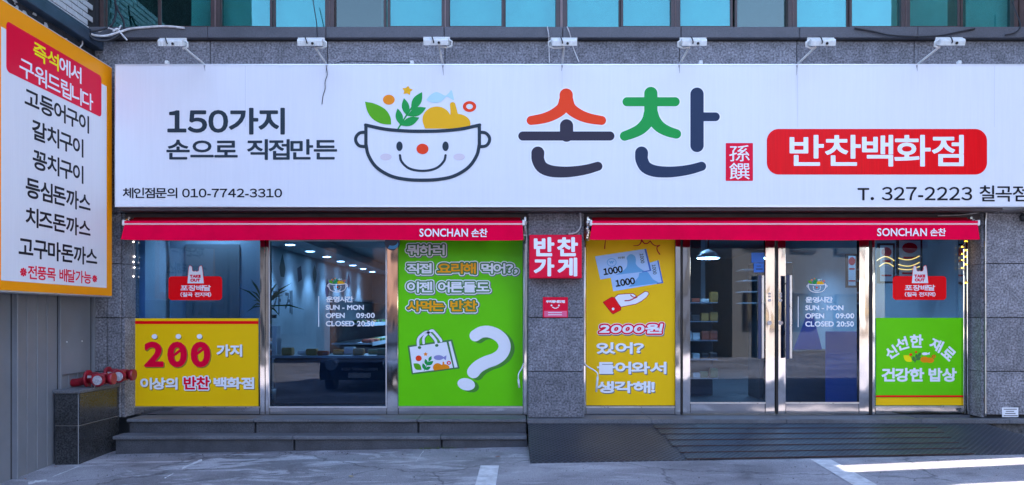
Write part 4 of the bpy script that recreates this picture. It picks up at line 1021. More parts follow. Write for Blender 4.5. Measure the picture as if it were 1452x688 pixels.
Draw(838, 346, 946, 418, .3).text('1000', t(187, 0)[0], t(333, 0)[0], t(0, 258)[1], t(0, 310)[1], w=.5, rot=9, m=2).put('lettering', 'ink', o, q, 5)
Draw(838, 346, 946, 418, .3).text('1000', t(278, 0)[0], t(425, 0)[0], t(0, 345)[1], t(0, 397)[1], w=.5, rot=9, m=2).put('lettering', 'ink', o, q, 5)
for cx, cy, L in ((478, 193, 5), (570, 276, 3)):
    c_ = t(cx, cy); Draw(838, 346, 946, 418, .3).text('1000', c_[0] - 7, c_[0] + 7, c_[1] - 2.6, c_[1] + 2.6, w=.12, rot=-82, m=2).put('lettering', 'slate', o, q, L)
D = lambda: Draw(848, 408, 926, 450, .35)
hand = [(272, 490), (300, 466), (360, 461), (412, 460), (430, 474), (424, 487), (440, 484), (500, 444), (520, 446), (527, 458), (512, 482), (470, 515), (430, 534), (320, 556), (300, 530)]
d = D().poly(tt(hand)); d.put('hand_outline', 'crimson_dark', o, q, 1, grow=1.0); d.put('hand_fill', 'white', o, q, 2)
D().stroke(tt(c2([(350, 511), (385, 508), (425, 490), (440, 484)], 4)), .8).stroke(tt(c2([(424, 487), (405, 480), (392, 468)], 4)), .7).put('hand_outline', 'crimson_dark', o, q, 3)
d = D().poly(tt([(188, 523), (252, 485), (270, 490), (318, 566), (316, 580), (262, 608), (250, 600)])); d.put('sleeve_outline', 'crimson_dark', o, q, 4, grow=.8); d.put('sleeve_fill', 'red', o, q, 5)
D().ell(*t(261, 573), 10 * k, 10 * k).put('cuff_button', 'white', o, q, 6)
Draw(850, 334, 940, 364, .35).stroke(tt(c2([(415, 99), (450, 95), (470, 75), (474, 50)], 4)), .5, .9).stroke(tt(c2([(474, 52), (495, 80), (520, 80), (540, 62)], 4)), .9, .7).stroke(tt(c2([(540, 64), (560, 88), (585, 100), (612, 94)], 4)), .8, .6).stroke(tt(c2([(610, 96), (590, 112), (596, 140), (611, 162)], 4)), .6, .9).put('burst_mark', 'crimson_dark', o, q, 1)
Draw(850, 334, 940, 364, .35).stroke(tt(c2([(215, 40), (203, 65), (198, 120)], 4)), .5, .8).put('burst_mark', 'crimson_dark', o, q, 1)
d = Draw(840, 450, 952, 481, .35).text('2000원', 850.5, 939.5, 459, 473, w=.7, skew=.22, cjk=False, gap=.0)
d.put('lettering', 'grey_print', o, q, 1, grow=3.0, dx=1, dy=1.3); d.put('lettering', 'white', o, q, 2, grow=2.9); d.put('lettering', 'crimson', o, q, 3, grow=2.2); d.put('lettering', 'white', o, q, 4)
for tx, a, b, c_, e in (('있어?', 845.5, 913, 485.5, 502), ('들어와서', 846.5, 945, 513, 530.5), ('생각해!', 846, 928.5, 540.5, 557.5)):
    d = Draw(a - 8, c_ - 8, b + 8, e + 8, .35).text(tx, a, b, c_, e, w=.78); d.put('lettering', 'grey_print', o, q, 1, dx=1.2, dy=1.4); d.put('lettering', 'white', o, q, 2)
# green poster on the right
o, q = sheet('window_poster', 'green poster with arched white lettering on the right pane', 'poster', 1241.8, 1365.6, 450.8, 575, 'poster_green')
Draw(1238, 556, 1370, 578, .5).rrect(1242, 560.6, 1365.4, 563.6, .1).put('red_stripe', 'red', o, q, 1)
Draw(1238, 556, 1370, 580, .5).rrect(1242, 564.4, 1365.4, 574.8, .1).put('yellow_stripe', 'poster_yellow', o, q, 1)
for ch, cx, cy, rot, sz in (('신', 1264, 499.5, 33, 17), ('선', 1278.5, 487.5, 17, 18), ('한', 1299.5, 483.8, 0, 19), ('재', 1327.5, 489.3, -26, 18), ('료', 1345.3, 501.3, -42, 17)):
    Draw(cx - 15, cy - 15, cx + 15, cy + 15, .35).text(ch, cx - sz / 2, cx + sz / 2, cy - sz / 2, cy + sz / 2, w=.7, rot=rot, m=3).put('lettering', 'white', o, q, 1)
line('건강한', 1250, 1310.5, 521.8, 541.5, 'white', .8, par=o, plane=q, cell=.35); line('밥상', 1316.5, 1356.5, 521.8, 541.5, 'white', .8, par=o, plane=q, cell=.35)
D = lambda: Draw(1276, 492, 1332, 518, .3)
D().lens((1281, 504), (1293, 513), .6).put('leaf_mark', 'yellow_txt', o, q, 1); D().ell(1291.3, 503, 2.3, 2).ell(1298.8, 499.3, 1.6, 1.6).put('orange_mark', 'orange', o, q, 1)
d = D()
for p_, q_ in (((1294.5, 505), (1297, 513)), ((1299, 502), (1300.5, 509)), ((1306, 500), (1301.5, 506)), ((1305.5, 506), (1299.5, 511))): d.lens(p_, q_, .6)
d.stroke([(1297, 514), (1303, 503)], .5).put('sprig_mark', 'deep_green', o, q, 1)
D().ell(1311.5, 501.8, 4.5, 2).poly([(1314, 501.5), (1318.5, 499.3), (1318, 503.4)]).put('fish_mark', 'white', o, q, 1)
D().ell(1311, 510, 6, 4.3).ell(1318.5, 511, 6, 3.8).put('pumpkin_mark', 'tangerine', o, q, 1); D().ell(1324, 505.6, 2.8, 2.3).ell(1324, 505.6, 1.2, 1, sub=True).put('ring_mark', 'orange', o, q, 1)
# take-out stickers
def takeout(ox, oy, label, red):
    Y = YG - .006
    d = Draw(ox - 4, oy + 9, ox + 80, oy + 54, .5); d.rrect(ox, oy + 14.6, ox + 76, oy + 48.4, 5)
    o = thing('window_sticker', label, 'sticker', P(ox + 38, oy + 48, Y), 'take out stickers on the panes'); q = facade(Y)
    d.put('red_label', red, o, q, 1)
    bag = c2([(27, 24.6), (29.2, 1.8), (31.8, .4), (33.3, 2), (33.8, 6.8), (36.6, 8), (38, 7.2), (39.8, 8), (43.0, 6.8), (43.6, 2), (45, .4), (47.6, 1.8), (50.2, 24.6)], 3)
    d = Draw(ox + 20, oy - 4, ox + 57, oy + 30, .3).poly([(ox + a, oy + b) for a, b in bag]); d.put('bag_print', 'red', o, q, 2, grow=.5); d.put('bag_print', 'white', o, q, 3)
    D = lambda: Draw(ox + 24, oy + 8, ox + 54, oy + 26, .25)
    D().text('TAKE', ox + 30.3, ox + 45.8, oy + 12.4, oy + 16.8, w=.45, cjk=False, m=2).put('lettering', 'crimson', o, q, 4); D().text('OUT', ox + 31, ox + 45.2, oy + 17.9, oy + 22.4, w=.45, cjk=False, m=2).put('lettering', 'crimson', o, q, 4)
    D = lambda: Draw(ox + 10, oy + 24, ox + 66, oy + 48, .25)
    D().text('포장배달', ox + 17, ox + 60, oy + 27, oy + 35.4, w=.25, m=3).put('lettering', 'white', o, q, 2); D().text('(칠곡 전지역)', ox + 17, ox + 60.5, oy + 37.2, oy + 43.8, w=.15, m=3).put('lettering', 'white', o, q, 2)
takeout(239, 377.3, 'red take out sticker above the yellow poster, on the leftmost pane', 'red'); takeout(1265.8, 377, 'red take out sticker above the green poster, on the rightmost pane', 'red')
# opening-hours decals
def hours(ox, oy, label):
    Y = YG - .018 if ox > 1000 else YG - .006
    o = thing('opening_hours_decal', label, 'decal', P(ox + 35, oy + 70, Y), 'opening hours lettering on the glass'); q = facade(Y)
    s = .034; bowl(o, q, lambda x, y: (ox + 11.5 + x * s, oy - 9 + y * s), .22, wf=1.35, outline='white', mini=True, L=1)
    Draw(ox - 4, oy + 16, ox + 4, oy + 64, .3).rrect(ox - .6, oy + 19, ox + .5, oy + 62.5, .3).put('rule', 'white', o, q, 1)
    for tx, a, b, c_, e, cj in (('운영시간', 10.3, 49, 19.4, 27.8, True), ('SUN - MON', 10, 64, 31.5, 38.6, False), ('OPEN', 10, 36.8, 42.8, 50.2, False), ('09:00', 53, 79.5, 42.8, 50.2, False), ('CLOSED 20:50', 10, 79, 54.2, 61.8, False)):
        Draw(ox + a - 3, oy + c_ - 3, ox + b + 3, oy + e + 3, .25).text(tx, ox + a, ox + b, oy + c_, oy + e, w=.3, cjk=cj, m=2).put('lettering', 'white', o, q, 1)
hours(452, 401, 'white opening hours lettering on the dark left sliding pane'); hours(1131.8, 401.5, 'white opening hours lettering on the right-hand glass door')
# box sign and plaque on the central pier
Yb = -.17
ps = thing('box_sign', 'square crimson box sign with white lettering on the central pier', 'sign', P(788, 395, Yb))
box('box', 'crimson', ps, PX(750.5, Yb), PX(825, Yb), Yb, -.002, PZ(394.6, Yb), PZ(333, Yb), c=.006)
q = facade(Yb - .001)
for ch, a, b, c_, e in (('반', 757, 786, 336.5, 363.5), ('찬', 790, 819.5, 336.5, 363.5), ('가', 757, 786, 365.5, 392), ('게', 790.5, 818.5, 365.5, 392)):
    Draw(a - 5, c_ - 5, b + 5, e + 5, .4).text(ch, a, b, c_, e, w=1.25, m=4).put('lettering', 'white', ps, q, 1)
o, q = sheet('wall_plaque', 'small red plaque with a smile on the central pier', 'plaque', 769.8, 805.2, 421.5, 450.3, 'crimson', Y=-.012, t=.011)
M['pinkish'] = mat('plaque_pink_film', lin('f06088'), .35)
D = lambda: Draw(766, 418, 809, 453, .25)
D().rrect(771.5, 441, 803.8, 449.3, .5).put('lower_band', 'pinkish', o, q, 1)
D().text('우리동네맛집', 774, 801, 425.7, 429.8, w=.25, m=2).put('lettering', 'white', o, q, 1)
D().ell(782, 433.2, 1.3, 1.2).ell(792.5, 433.2, 1.3, 1.2).put('eyes', 'white', o, q, 1)
D().stroke(c2([(783.4, 435.6), (786, 437), (787.5, 437.2), (789, 437), (791.6, 435.6)], 4), .6).put('smile', 'white', o, q, 1)
for yy in (443, 446): D().rrect(777, yy, 797, yy + .9, .3).put('fine_print', 'white', o, q, 2)
o, q = sheet('wall_notice', 'tiny white notice stuck low on the right granite pier', 'notice', 1421, 1444, 578, 591.5, 'white', Y=-.004, t=.003)
for i, (a, b) in enumerate(((1423, 1442), (1426, 1438), (1425, 1440), (1423, 1443))):
    Draw(1419, 576, 1446, 593, .25).rrect(a, 579.8 + i * 3, b, 581 + i * 3, .3).put('fine_print', 'grey_print', o, q, 1)
# round blue security sticker, blue door notices
Y = YG - .056
rs = MB().tube([P(556.2, 344.5, Y), P(556.2, 344.5, Y - .006)], .085, 28).put('security_sticker', 'blue_dark', loc=P(556, 355, Y), label='round blue security badge on the steel post under the awning', cat='badge')
qq = facade(Y - .007); Draw(545, 334, 567, 356, .3).ell(556.2, 346.5, 8.5, 7).ell(556.2, 343.5, 7.5, 5, sub=True).put('badge_ring', 'cyan', rs, qq, 1)
Draw(545, 334, 567, 356, .3).text('ES', 551.5, 561, 341.5, 346, w=.3, cjk=False, m=2).put('badge_mark', 'white', rs, qq, 2) if False else None
for (a, b, c_, e, lab) in ((1065.5, 1083.3, 358.3, 372.6, 'upper blue notice stuck on the left glass door'), (1068.8, 1083.3, 373.4, 386.2, 'lower blue notice stuck on the left glass door')):
    o, q = sheet('door_notice', lab, 'notice', a, b, c_, e, 'blue_sign', Y=YG - .020, t=.003, group='blue notices on the glass door')
    if c_ > 370:
        Draw(a - 1, c_ - 1, b + 1, e + 1, .25).rrect(a + 3, c_ + 7.5, b - 2, c_ + 9, .2).rrect(a + 4, c_ + 3.5, b - 4, c_ + 4.5, .2).put('fine_print', 'ink_blue', o, q, 1)
# fairy lights beside the outer panes
M['led_w'] = emis('fairy_light_white', 'fff4e0', 2.2); M['led_y'] = emis('fairy_light_warm', 'ffc21a', 1.6)
for (x, ys, m, lab) in ((190, (343, 364, 371.5, 379.5, 392), 'led_w', 'string of small white fairy lights down the edge of the leftmost pane'), (1367, (338, 342, 350, 355, 360, 364, 369, 375, 380, 401), 'led_y', 'string of small yellow fairy lights down the edge of the rightmost pane')):
    t_ = thing('fairy_lights', lab, 'string lights', P(x, 401, YG - .06)); xr = 3 if x > 1000 else .6; Yl = YG - .06
    pts = [P(x + (xr if i % 2 else -xr), y, Yl) for i, y in enumerate(ys)]
    MB().tube([P(x, 332, Yl)] + pts, .0025, 5).put('wire', 'cable_white', t_)
    for p in pts: MB().tube([p + Vector((0, 0, -.007)), p + Vector((0, 0, -.003)), p + Vector((0, 0, .003)), p + Vector((0, 0, .007))], [.002, .0065, .0065, .002], 8).put('bulb', m, t_)
# small dark lamp high on the right pier
tl = thing('wall_lamp', 'small black wall lamp at the right edge under the signboard', 'lamp', P(1452, 308, 0))
MB().tube([P(1456, 308, .0), P(1455, 308, -.1)], .02, 10).put('bracket', 'black', tl); MB().tube([P(1446, 307, -.1), P(1449, 308, -.1), P(1462, 309, -.1), P(1470, 309, -.1)], [.01, .045, .055, .03], 14).put('shade', 'black', tl)
cable('grey conduit down the edge of the right reveal', [(1399, 299, -.02), (1398.5, 305, -.012), (1397.5, 330, -.012), (1397.5, 430, -.012), (1397.5, 560, -.012), (1397.5, 590, -.012)], .009, 'steel_brushed', name='conduit')
cable('thin cable clipped under the right end of the signboard', [(1330, 306, .03), (1360, 305, .03), (1385, 302, .02), (1398, 299, -.01)], .006, 'cable_white')
# fallen leaves, weeds
for k, (x, y, m, lab) in enumerate([(498, 676, 'leafyellow', 'pale yellow curled leaf on the ground below the left steps'), (706, 648, 'leafred', 'reddish dry leaf on the ground left of the ramp'), (79, 662, 'leafred', 'dry leaf lying at the foot of the dark pedestal'),
     (158, 643, 'leafred', 'dry leaf at the left end of the lower step'), (338, 643, 'leafred', 'dry leaf at the foot of the lower step, left half'), (660, 636.5, 'leafred', 'tiny dry leaf at the foot of the lower step near the weeds'), (36, 680, 'leafred', 'dry leaf against the steel wall at the left edge')]):
    c = G(x, y, .006); ra = random.Random(k); an = ra.uniform(0, 3); s = .032 if k < 2 else .02
    pts = []
    for i in range(9):
        u = i / 8 * 2 - 1; wd = (1 - u * u) * .42
        for sgn in (-1, 1): pts.append(c + Vector((s * (u * math.cos(an) - sgn * wd * math.sin(an)), s * (u * math.sin(an) + sgn * wd * math.cos(an)), .006 * abs(sgn * wd) * 2 + .006 * u * u)))
    MB().add(pts + [p + Vector((0, 0, .001)) for p in pts], [(2 * i, 2 * i + 1, 2 * i + 3, 2 * i + 2) for i in range(8)] + [(18 + 2 * i, 18 + 2 * i + 2, 18 + 2 * i + 3, 18 + 2 * i + 1) for i in range(8)]).put('fallen_leaf', m, loc=c, label=lab, cat='leaf', group='dry leaves on the pavement')
ra = random.Random(21); gr = MB()
for k in range(700):
    x = ra.uniform(-4.4, 5.6); y = -ra.uniform(.36, 2.3) if ra.random() < .6 else -.34 - abs(ra.gauss(0, .08))
    if .1 < x and y > -1.16: continue
    z = gz(x, y); s = ra.uniform(.002, .006) * (1.6 if ra.random() < .1 else 1)
    gr.add([(x - s, y - s * .8, z), (x + s, y - s, z), (x + s * .8, y + s, z), (x - s, y + s * .7, z), (x, y, z + s * 1.1)], [(0, 1, 4), (1, 2, 4), (2, 3, 4), (3, 0, 4)])
gr.put('grit', 'rubble', label='loose grit scattered over the pavement in front of the steps', cat='grit', kind='stuff')
ra = random.Random(11); wd = MB()
for k in range(90):
    x = PX(ra.choice([ra.gauss(620, 12), ra.gauss(604, 6), ra.uniform(590, 650)]), -.31); y = -.31 - ra.uniform(0, .02); z = gz(x, y); h = ra.uniform(.01, .035); dx = ra.uniform(-.02, .02)
    wd.add([(x - .003, y, z), (x + .003, y, z), (x + dx, y - .01, z + h)], [(0, 1, 2)])
wd.put('weeds', 'weed', label='thin green weeds at the foot of the lower step', cat='weeds', kind='stuff')

# ------------------------------------------------------------------ shop interior (seen through the glass)
M['iwall'] = mat('interior_bluish_wall', (.42, .50, .54), .8, var=.08, vscale=2)
M['iceil'] = mat('interior_ceiling', (.30, .34, .36), .85)
M['idark'] = mat('interior_dark_fitting', (.03, .035, .04), .5, var=.3, vscale=5)
M['ifloor'] = mat('interior_floor_tile', (.10, .11, .12), .35, var=.2, vscale=2)
M['ibeige'] = mat('interior_panel', (.28, .30, .30), .7)
M['deco_navy'] = mat('wall_motif_navy', (.03, .05, .12), .6); M['deco_green'] = mat('wall_motif_green', (.03, .09, .09), .6); M['deco_line'] = mat('wall_motif_line', (.06, .09, .11), .6)
M['neon_blue'] = mat('blue_hook_motif', (.03, .25, .8), .5)
M['counter_white'] = mat('chiller_white_panel', (.5, .54, .57), .35)
M['blue_panel'] = mat('blue_vinyl_panel', (.005, .10, .38), .4)
M['downlight'] = emis('downlight_lens', 'dff4ff', 9)
I = B
box('interior_floor', 'ifloor', I, -4.6, 8.9, .602, 17.8, -.2, FL - .004)
box('interior_wall', 'iwall', I, -4.30, -4.20, .42, 15, FL, 2.94)
box('interior_wall', 'iwall', I, 5.3, 5.4, .42, 15, FL, 2.94)
box('interior_wall', 'iwall', I, -4.2, 5.3, 14.9, 15, FL, 2.94)
box('interior_wall', 'iwall', I, 2.9, 3.0, 3.6, 14.9, FL, 2.94)
box('ceiling', 'iceil', I, -4.2, 5.3, .45, 14.9, 2.80, 2.94)
box('soffit', 'iwall', I, -4.2, -3.45, 1.2, 14.8, 2.62, 2.79)
def spot(x, y, z, e, ang=70, col=(.78, .93, 1), tgt=None, rad=.05):
    l = bpy.data.lights.new('downlight_lamp', 'SPOT'); l.energy = e; l.spot_size = R(ang); l.spot_blend = .7; l.color = col; l.shadow_soft_size = rad
    o = bpy.data.objects.new('downlight_lamp', l); C.objects.link(o); o.location = (x, y, z)
    return o
def downlight(x, y, z, e, ang=95, lab=''):
    t_ = thing('ceiling_downlight', 'x', 'downlight', (x, y, z), 'ceiling downlights inside the shop')
    t_['label'] = lab
    MB().tube([(x, y, z + .004), (x, y, z - .006)], .075, 18).put('lens', 'downlight', t_)
    MB().tube([(x, y, z + .004), (x, y, z - .010)], [.095, .088], 18, cap=False).put('rim', 'plastic_white', t_)
    o = spot(x, y, z - .03, e, ang); o.parent = t_; o.location = (0, 0, -.03)
for i, w_ in enumerate(('nearest', 'second', 'third', 'fourth', 'fifth', 'sixth', 'seventh', 'farthest')): downlight(-3.82, 3.6 + 1.32 * i, 2.615, 16, 100, w_ + ' downlight of the row along the mural wall behind the sliding pane')
for x, y, e, w_ in ((-1.3, 3.4, 140, 'ceiling downlight over the front of the tiered shelf'), (-1.2, 7.5, 90, 'ceiling downlight over the rear of the tiered shelf'), (-3.5, .80, 9, 'added fill lamp just behind the leftmost pane'), (3.85, .62, 14, 'added fill lamp just behind the right glass door'), (4.1, 2.4, 22, 'ceiling downlight above the framed menus'), (4.15, 4.6, 40, 'ceiling downlight deep behind the right glass door'), (2.1, 1.6, 16, 'ceiling downlight behind the left glass door'), (1.2, 8, 20, 'ceiling downlight far back between the glass doors')): downlight(x, y, 2.795, e, 130, w_)  # the lamps just behind the leftmost pane and right door are added fill
# wall motifs: leaves, squares and brush lettering on the left wall
def lw(x, y, layer): return Vector((-4.198 + .001 * layer, x, -y))
mt = thing('wall_mural', 'dark leaf and lettering mural on the pale wall inside the shop', 'mural', (-4.198, 6, 1.8))
ra = random.Random(5)
for k in range(9):
    cy = 2.3 + k * 1.15; cz = 2.15 + ra.uniform(-.15, .15)
    d = Draw(cy - .4, -cz - .4, cy + .4, -cz + .4, .02)
    if k % 3 == 0: d.poly([(cy, -cz - .22), (cy + .17, -cz + .02), (cy + .1, -cz + .16), (cy - .1, -cz + .16), (cy - .17, -cz + .02)], .02)
    elif k % 3 == 1: d.poly([(cy - .17, -cz - .1), (cy + .1, -cz - .17), (cy + .18, -cz + .1), (cy - .1, -cz + .17)])
    else: d.lens((cy, -cz - .2), (cy + .05, -cz + .2), .8)
    d.put('motif', ('deco_navy', 'deco_green')[k % 2], mt, lw, 1)
for k, ch in enumerate('손찬반찬가게'):
    cy = 2.4 + k * .75; Draw(cy - .35, -1.95, cy + .35, -1.35, .016).text(ch, cy - .25, cy + .25, -1.88, -1.42, w=.012, m=.1).put('lettering', 'deco_line', mt, lw, 1)
# chillers and shelves with packed side dishes
def shelf_unit(x0, x1, y0, y1, label, n, z0=FL, cols=2):
    t_ = thing('display_shelf', label, 'shelf', ((x0 + x1) / 2, (y0 + y1) / 2, z0), 'side dish display shelves')
    box('base', 'idark', t_, x0, x1, y0, y1, z0, z0 + .42, c=.01)
    for k in range(3):
        z = z0 + .45 + .27 * k; ins = .12 * k
        box('shelf', 'counter_white', t_, x0, x1 - ins, y0, y1, z, z + .022); box('price_rail', 'cyan' if k == 0 else 'counter_white', t_, x1 - ins, x1 - ins + .006, y0, y1, z - .02, z + .035)
    box('back', 'idark', t_, x0 + .0, x0 + .02, y0 - .001, y1 + .001, z0, z0 + 1.35)
    return t_
M['pack'] = [mat('food_pack_%s' % n, c, .35) for n, c in (('pale', (.55, .56, .55)), ('red', (.42, .08, .04)), ('green', (.08, .16, .05)), ('amber', (.45, .22, .05)), ('dark', (.05, .04, .04)))]
pk = MB(); pk.box(-.07, .07, -.05, .05, 0, .045, c=.01); pkm = []
for m in M['pack']:
    me = pk.mesh('food_pack', (0, 0, 0)); me.materials.append(m); pkm.append(me)
names = ('pale', 'red', 'green', 'amber', 'dark')
for (x0, x1, y0, y1, lab, sgn) in ((-2.5, -1.8, 2.2, 9.5, 'long tiered shelf of packed side dishes behind the dark sliding pane', 1),):
    shelf_unit(x0, x1, y0, y1, lab, 0)
    for k in range(3):
        for j in range(34):
            y = y0 + .12 + j * .21; i = ra.randrange(5)
            o = bpy.data.objects.new('food_pack', pkm[i]); C.objects.link(o); o.location = (x1 - .12 * k - .09 + ra.uniform(-.02, .01), y, FL + .4725 + .27 * k)
            o['label'] = names[i] + ' coloured packed side dish on the tiered shelf inside the shop'; o['category'] = 'food pack'; o['group'] = 'packed side dishes on the shelf, ' + names[i]
rk = thing('dark_rack', 'dark rack of small goods behind the left glass door', 'rack', (1.9, 2.5, FL))
box('frame', 'idark', rk, 1.5, 2.82, 2.45, 2.5, FL, 1.55)
for k in range(5): box('shelf', 'steel_brushed', rk, 1.5, 2.82, 2.16, 2.449, FL + .25 + k * .26, FL + .262 + k * .26)
for k in range(5):
    for j in range(11):
        i = ra.randrange(5); o = bpy.data.objects.new('food_pack', pkm[i]); C.objects.link(o); o.location = (1.58 + j * .12 + ra.uniform(-.01, .01), 2.28, FL + .263 + .26 * k); o.scale = (.75, 1, ra.uniform(1, 3.2))
        o['label'] = names[i] + ' coloured packet on the dark rack behind the left glass door'; o['category'] = 'food pack'; o['group'] = 'packets on the dark rack, ' + names[i]
for j in range(9):
    i = ra.randrange(4); o = bpy.data.objects.new('food_pack', pkm[i]); C.objects.link(o); o.location = (-2.85 + j * .15, 1.5 + ra.uniform(-.1, .2), FL + .612); o.scale = (1, 1, ra.uniform(1, 2.4)); o.rotation_euler = (0, 0, ra.uniform(-.2, .2))
    o['label'] = names[i] + ' coloured packet lying on the low counter behind the sliding pane'; o['category'] = 'food pack'; o['group'] = 'packets on the low counter, ' + names[i]
ch = thing('chiller_cabinet', 'pale blue lit chiller cabinet behind the left part of the sliding pane', 'chiller', (-3.3, 2.4, FL))
box('body', 'counter_white', ch, -3.9, -3.25, 1.5, 2.1, FL, 1.35, c=.02); box('door_panel', 'iwall', ch, -3.85, -3.30, 1.47, 1.498, .5, 1.3, c=.01); box('top_box', 'idark', ch, -3.95, -3.2, 1.52, 2.1, 1.352, 1.40)
box('side_column', 'counter_white', ch, -3.22, -3.05, 1.6, 1.8, FL, 1.25)
cr = thing('counter', 'dark low counter behind the sliding pane', 'counter', (-2.6, 1.3, FL)); box('body', 'idark', cr, -3.0, -1.5, 1.3, 1.9, FL, .85, c=.02); box('top', 'ibeige', cr, -3.02, -1.48, 1.28, 1.92, .852, .88)
# behind the far left pane: leaning white board and a spiky plant
pb = thing('interior_board', 'pale board leaning behind the leftmost pane', 'board', (-3.9, .7, FL)); box('board', 'iwall', pb, -4.15, -3.05, .95, .97, .9, 2.35); box('inner_panel', 'ibeige', pb, -3.95, -3.3, .935, .948, 1.2, 2.25)
sp = thing('spiky_plant', 'spiky leaved plant standing behind the leftmost pane', 'plant', (-2.95, .75, FL))
MB().tube([(-2.95, .75, FL), (-2.95, .75, FL + .25)], [.12, .15], 16).put('pot', 'idark', sp); MB().tube([(-2.95, .75, FL + .25), (-2.93, .75, 1.5)], .018, 8).put('stem', 'idark', sp)
for k in range(22):
    a = ra.uniform(0, 6.28); e = ra.uniform(-.2, 1.3); L_ = ra.uniform(.3, .5); b_ = Vector((-2.93, .75, 1.5)); dv = Vector((math.cos(a) * math.cos(e), .3 * math.sin(a) * math.cos(e), math.sin(e)))
    p1 = b_ + dv * L_ * .6; p2 = b_ + dv * L_ + Vector((0, 0, -.06)); s_ = dv.cross(Vector((0, 1, 0))).normalized() * .011
    MB().add([b_ - s_ * .5, b_ + s_ * .5, p1 + s_, p2, p1 - s_, b_ + Vector((0, .003, 0))], [(0, 1, 2, 3, 4), (0, 5, 1)]).put('leaf', 'weed', sp)
# behind the doors
cab = thing('menu_cabinet', 'dark upright cabinet behind the right glass door', 'cabinet', (3.3, 1.8, FL)); box('body', 'idark', cab, 3.3, 3.75, 1.9, 2.4, FL, 2.1, c=.01)
for k in range(4): box('shelf', 'counter_white', cab, 3.1, 3.29, 1.95, 2.3, 1.55 + k * .15, 1.565 + k * .15)
bp = thing('blue_panel', 'bright blue panel low behind the right glass door', 'panel', (3.9, .9, FL)); box('panel', 'blue_panel', bp, PX(1171, .9), PX(1228, .9), .9, .92, FL + .05, PZ(470, .9), c=.004); box('foot', 'idark', bp, PX(1171, .9), PX(1228, .9), .86, .96, FL, FL + .048)
bl_ = thing('easel_board', 'small blue triangular stand behind the right glass door', 'stand', (3.8, 1.5, FL)); MB().prism([(3.62, 1.5, .95), (3.98, 1.5, .95), (3.86, 1.5, 1.42), (3.80, 1.5, 1.42)], (0, .03, 0)).put('board', 'blue_panel', bl_); box('table', 'idark', bl_, 3.4, 4.2, 1.3, 1.75, FL, .948, c=.01)
box('added_dark_partition', 'idark', B, .85, 2.86, 3.3, 3.36, FL, 2.79)  # dark partition added to darken the view through the left glass door
for x0, x1, yt_, yb_, lab in ((1245, 1269, 345, 402, 'small framed menu behind the rightmost pane, left one'), (1272, 1308, 338, 400, 'larger framed menu behind the rightmost pane, right one'), (1200, 1216, 360, 408, 'framed menu hanging behind the right glass door')):
    Y = 1.1; mf = thing('framed_menu', lab, 'menu board', P(x0, yb_, Y), 'framed menus inside the shop')
    box('frame', 'black', mf, PX(x0, Y), PX(x1, Y), Y, Y + .03, PZ(yb_, Y), PZ(yt_, Y)); box('paper', 'counter_white', mf, PX(x0 + 3, Y), PX(x1 - 3, Y), Y - .003, Y, PZ(yb_ - 3, Y), PZ(yt_ + 3, Y))
    qf = facade(Y - .004); w_ = x1 - x0; hh = yb_ - yt_
    Draw(x0, yt_, x1, yb_, .4).ell(x0 + w_ * .5, yt_ + hh * .22, w_ * .3, hh * .12).rrect(x0 + w_ * .25, yt_ + hh * .42, x0 + w_ * .75, yt_ + hh * .47, .3).rrect(x0 + w_ * .2, yt_ + hh * .78, x0 + w_ * .8, yt_ + hh * .82, .3).put('dish_print', 'crimson_dark', mf, qf, 1)
M['neon_y'] = emis('warm_neon_tube', 'ffa63a', .9)
ne = thing('neon_waves', 'warm yellow wavy neon lines behind the rightmost pane', 'neon sign', P(1275, 385, .95))
for x0, x1, y, a_ in ((1243, 1268, 370, -6), (1247, 1267, 378, -5), (1274, 1304, 366, 4), (1274, 1304, 375, 4), (1274, 1304, 381, 3)):
    pts = [P(x0 + (x1 - x0) * i / 14, y + a_ * math.sin(i / 14 * math.pi) - (i / 14 * 3 if a_ > 0 else 0), .95) for i in range(15)]
    MB().tube(pts, .006, 6).put('tube', 'neon_y', ne)
pend = thing('pendant_lamp', 'white dish pendant lamp hanging behind the left glass door', 'lamp', P(1004, 365, 1.2))
MB().tube([P(1004, 335, 1.2), P(1004, 355, 1.2)], .012, 8).put('cord', 'cable', pend); MB().tube([P(1004, 354, 1.2), P(1004, 358, 1.2), P(1004, 366, 1.2)], [.03, .09, .15], 22).put('lamp_shade', 'plastic_white', pend)
MB().tube([P(1004, 366.2, 1.2), P(1004, 367, 1.2)], .13, 20).put('lens', 'downlight', pend)

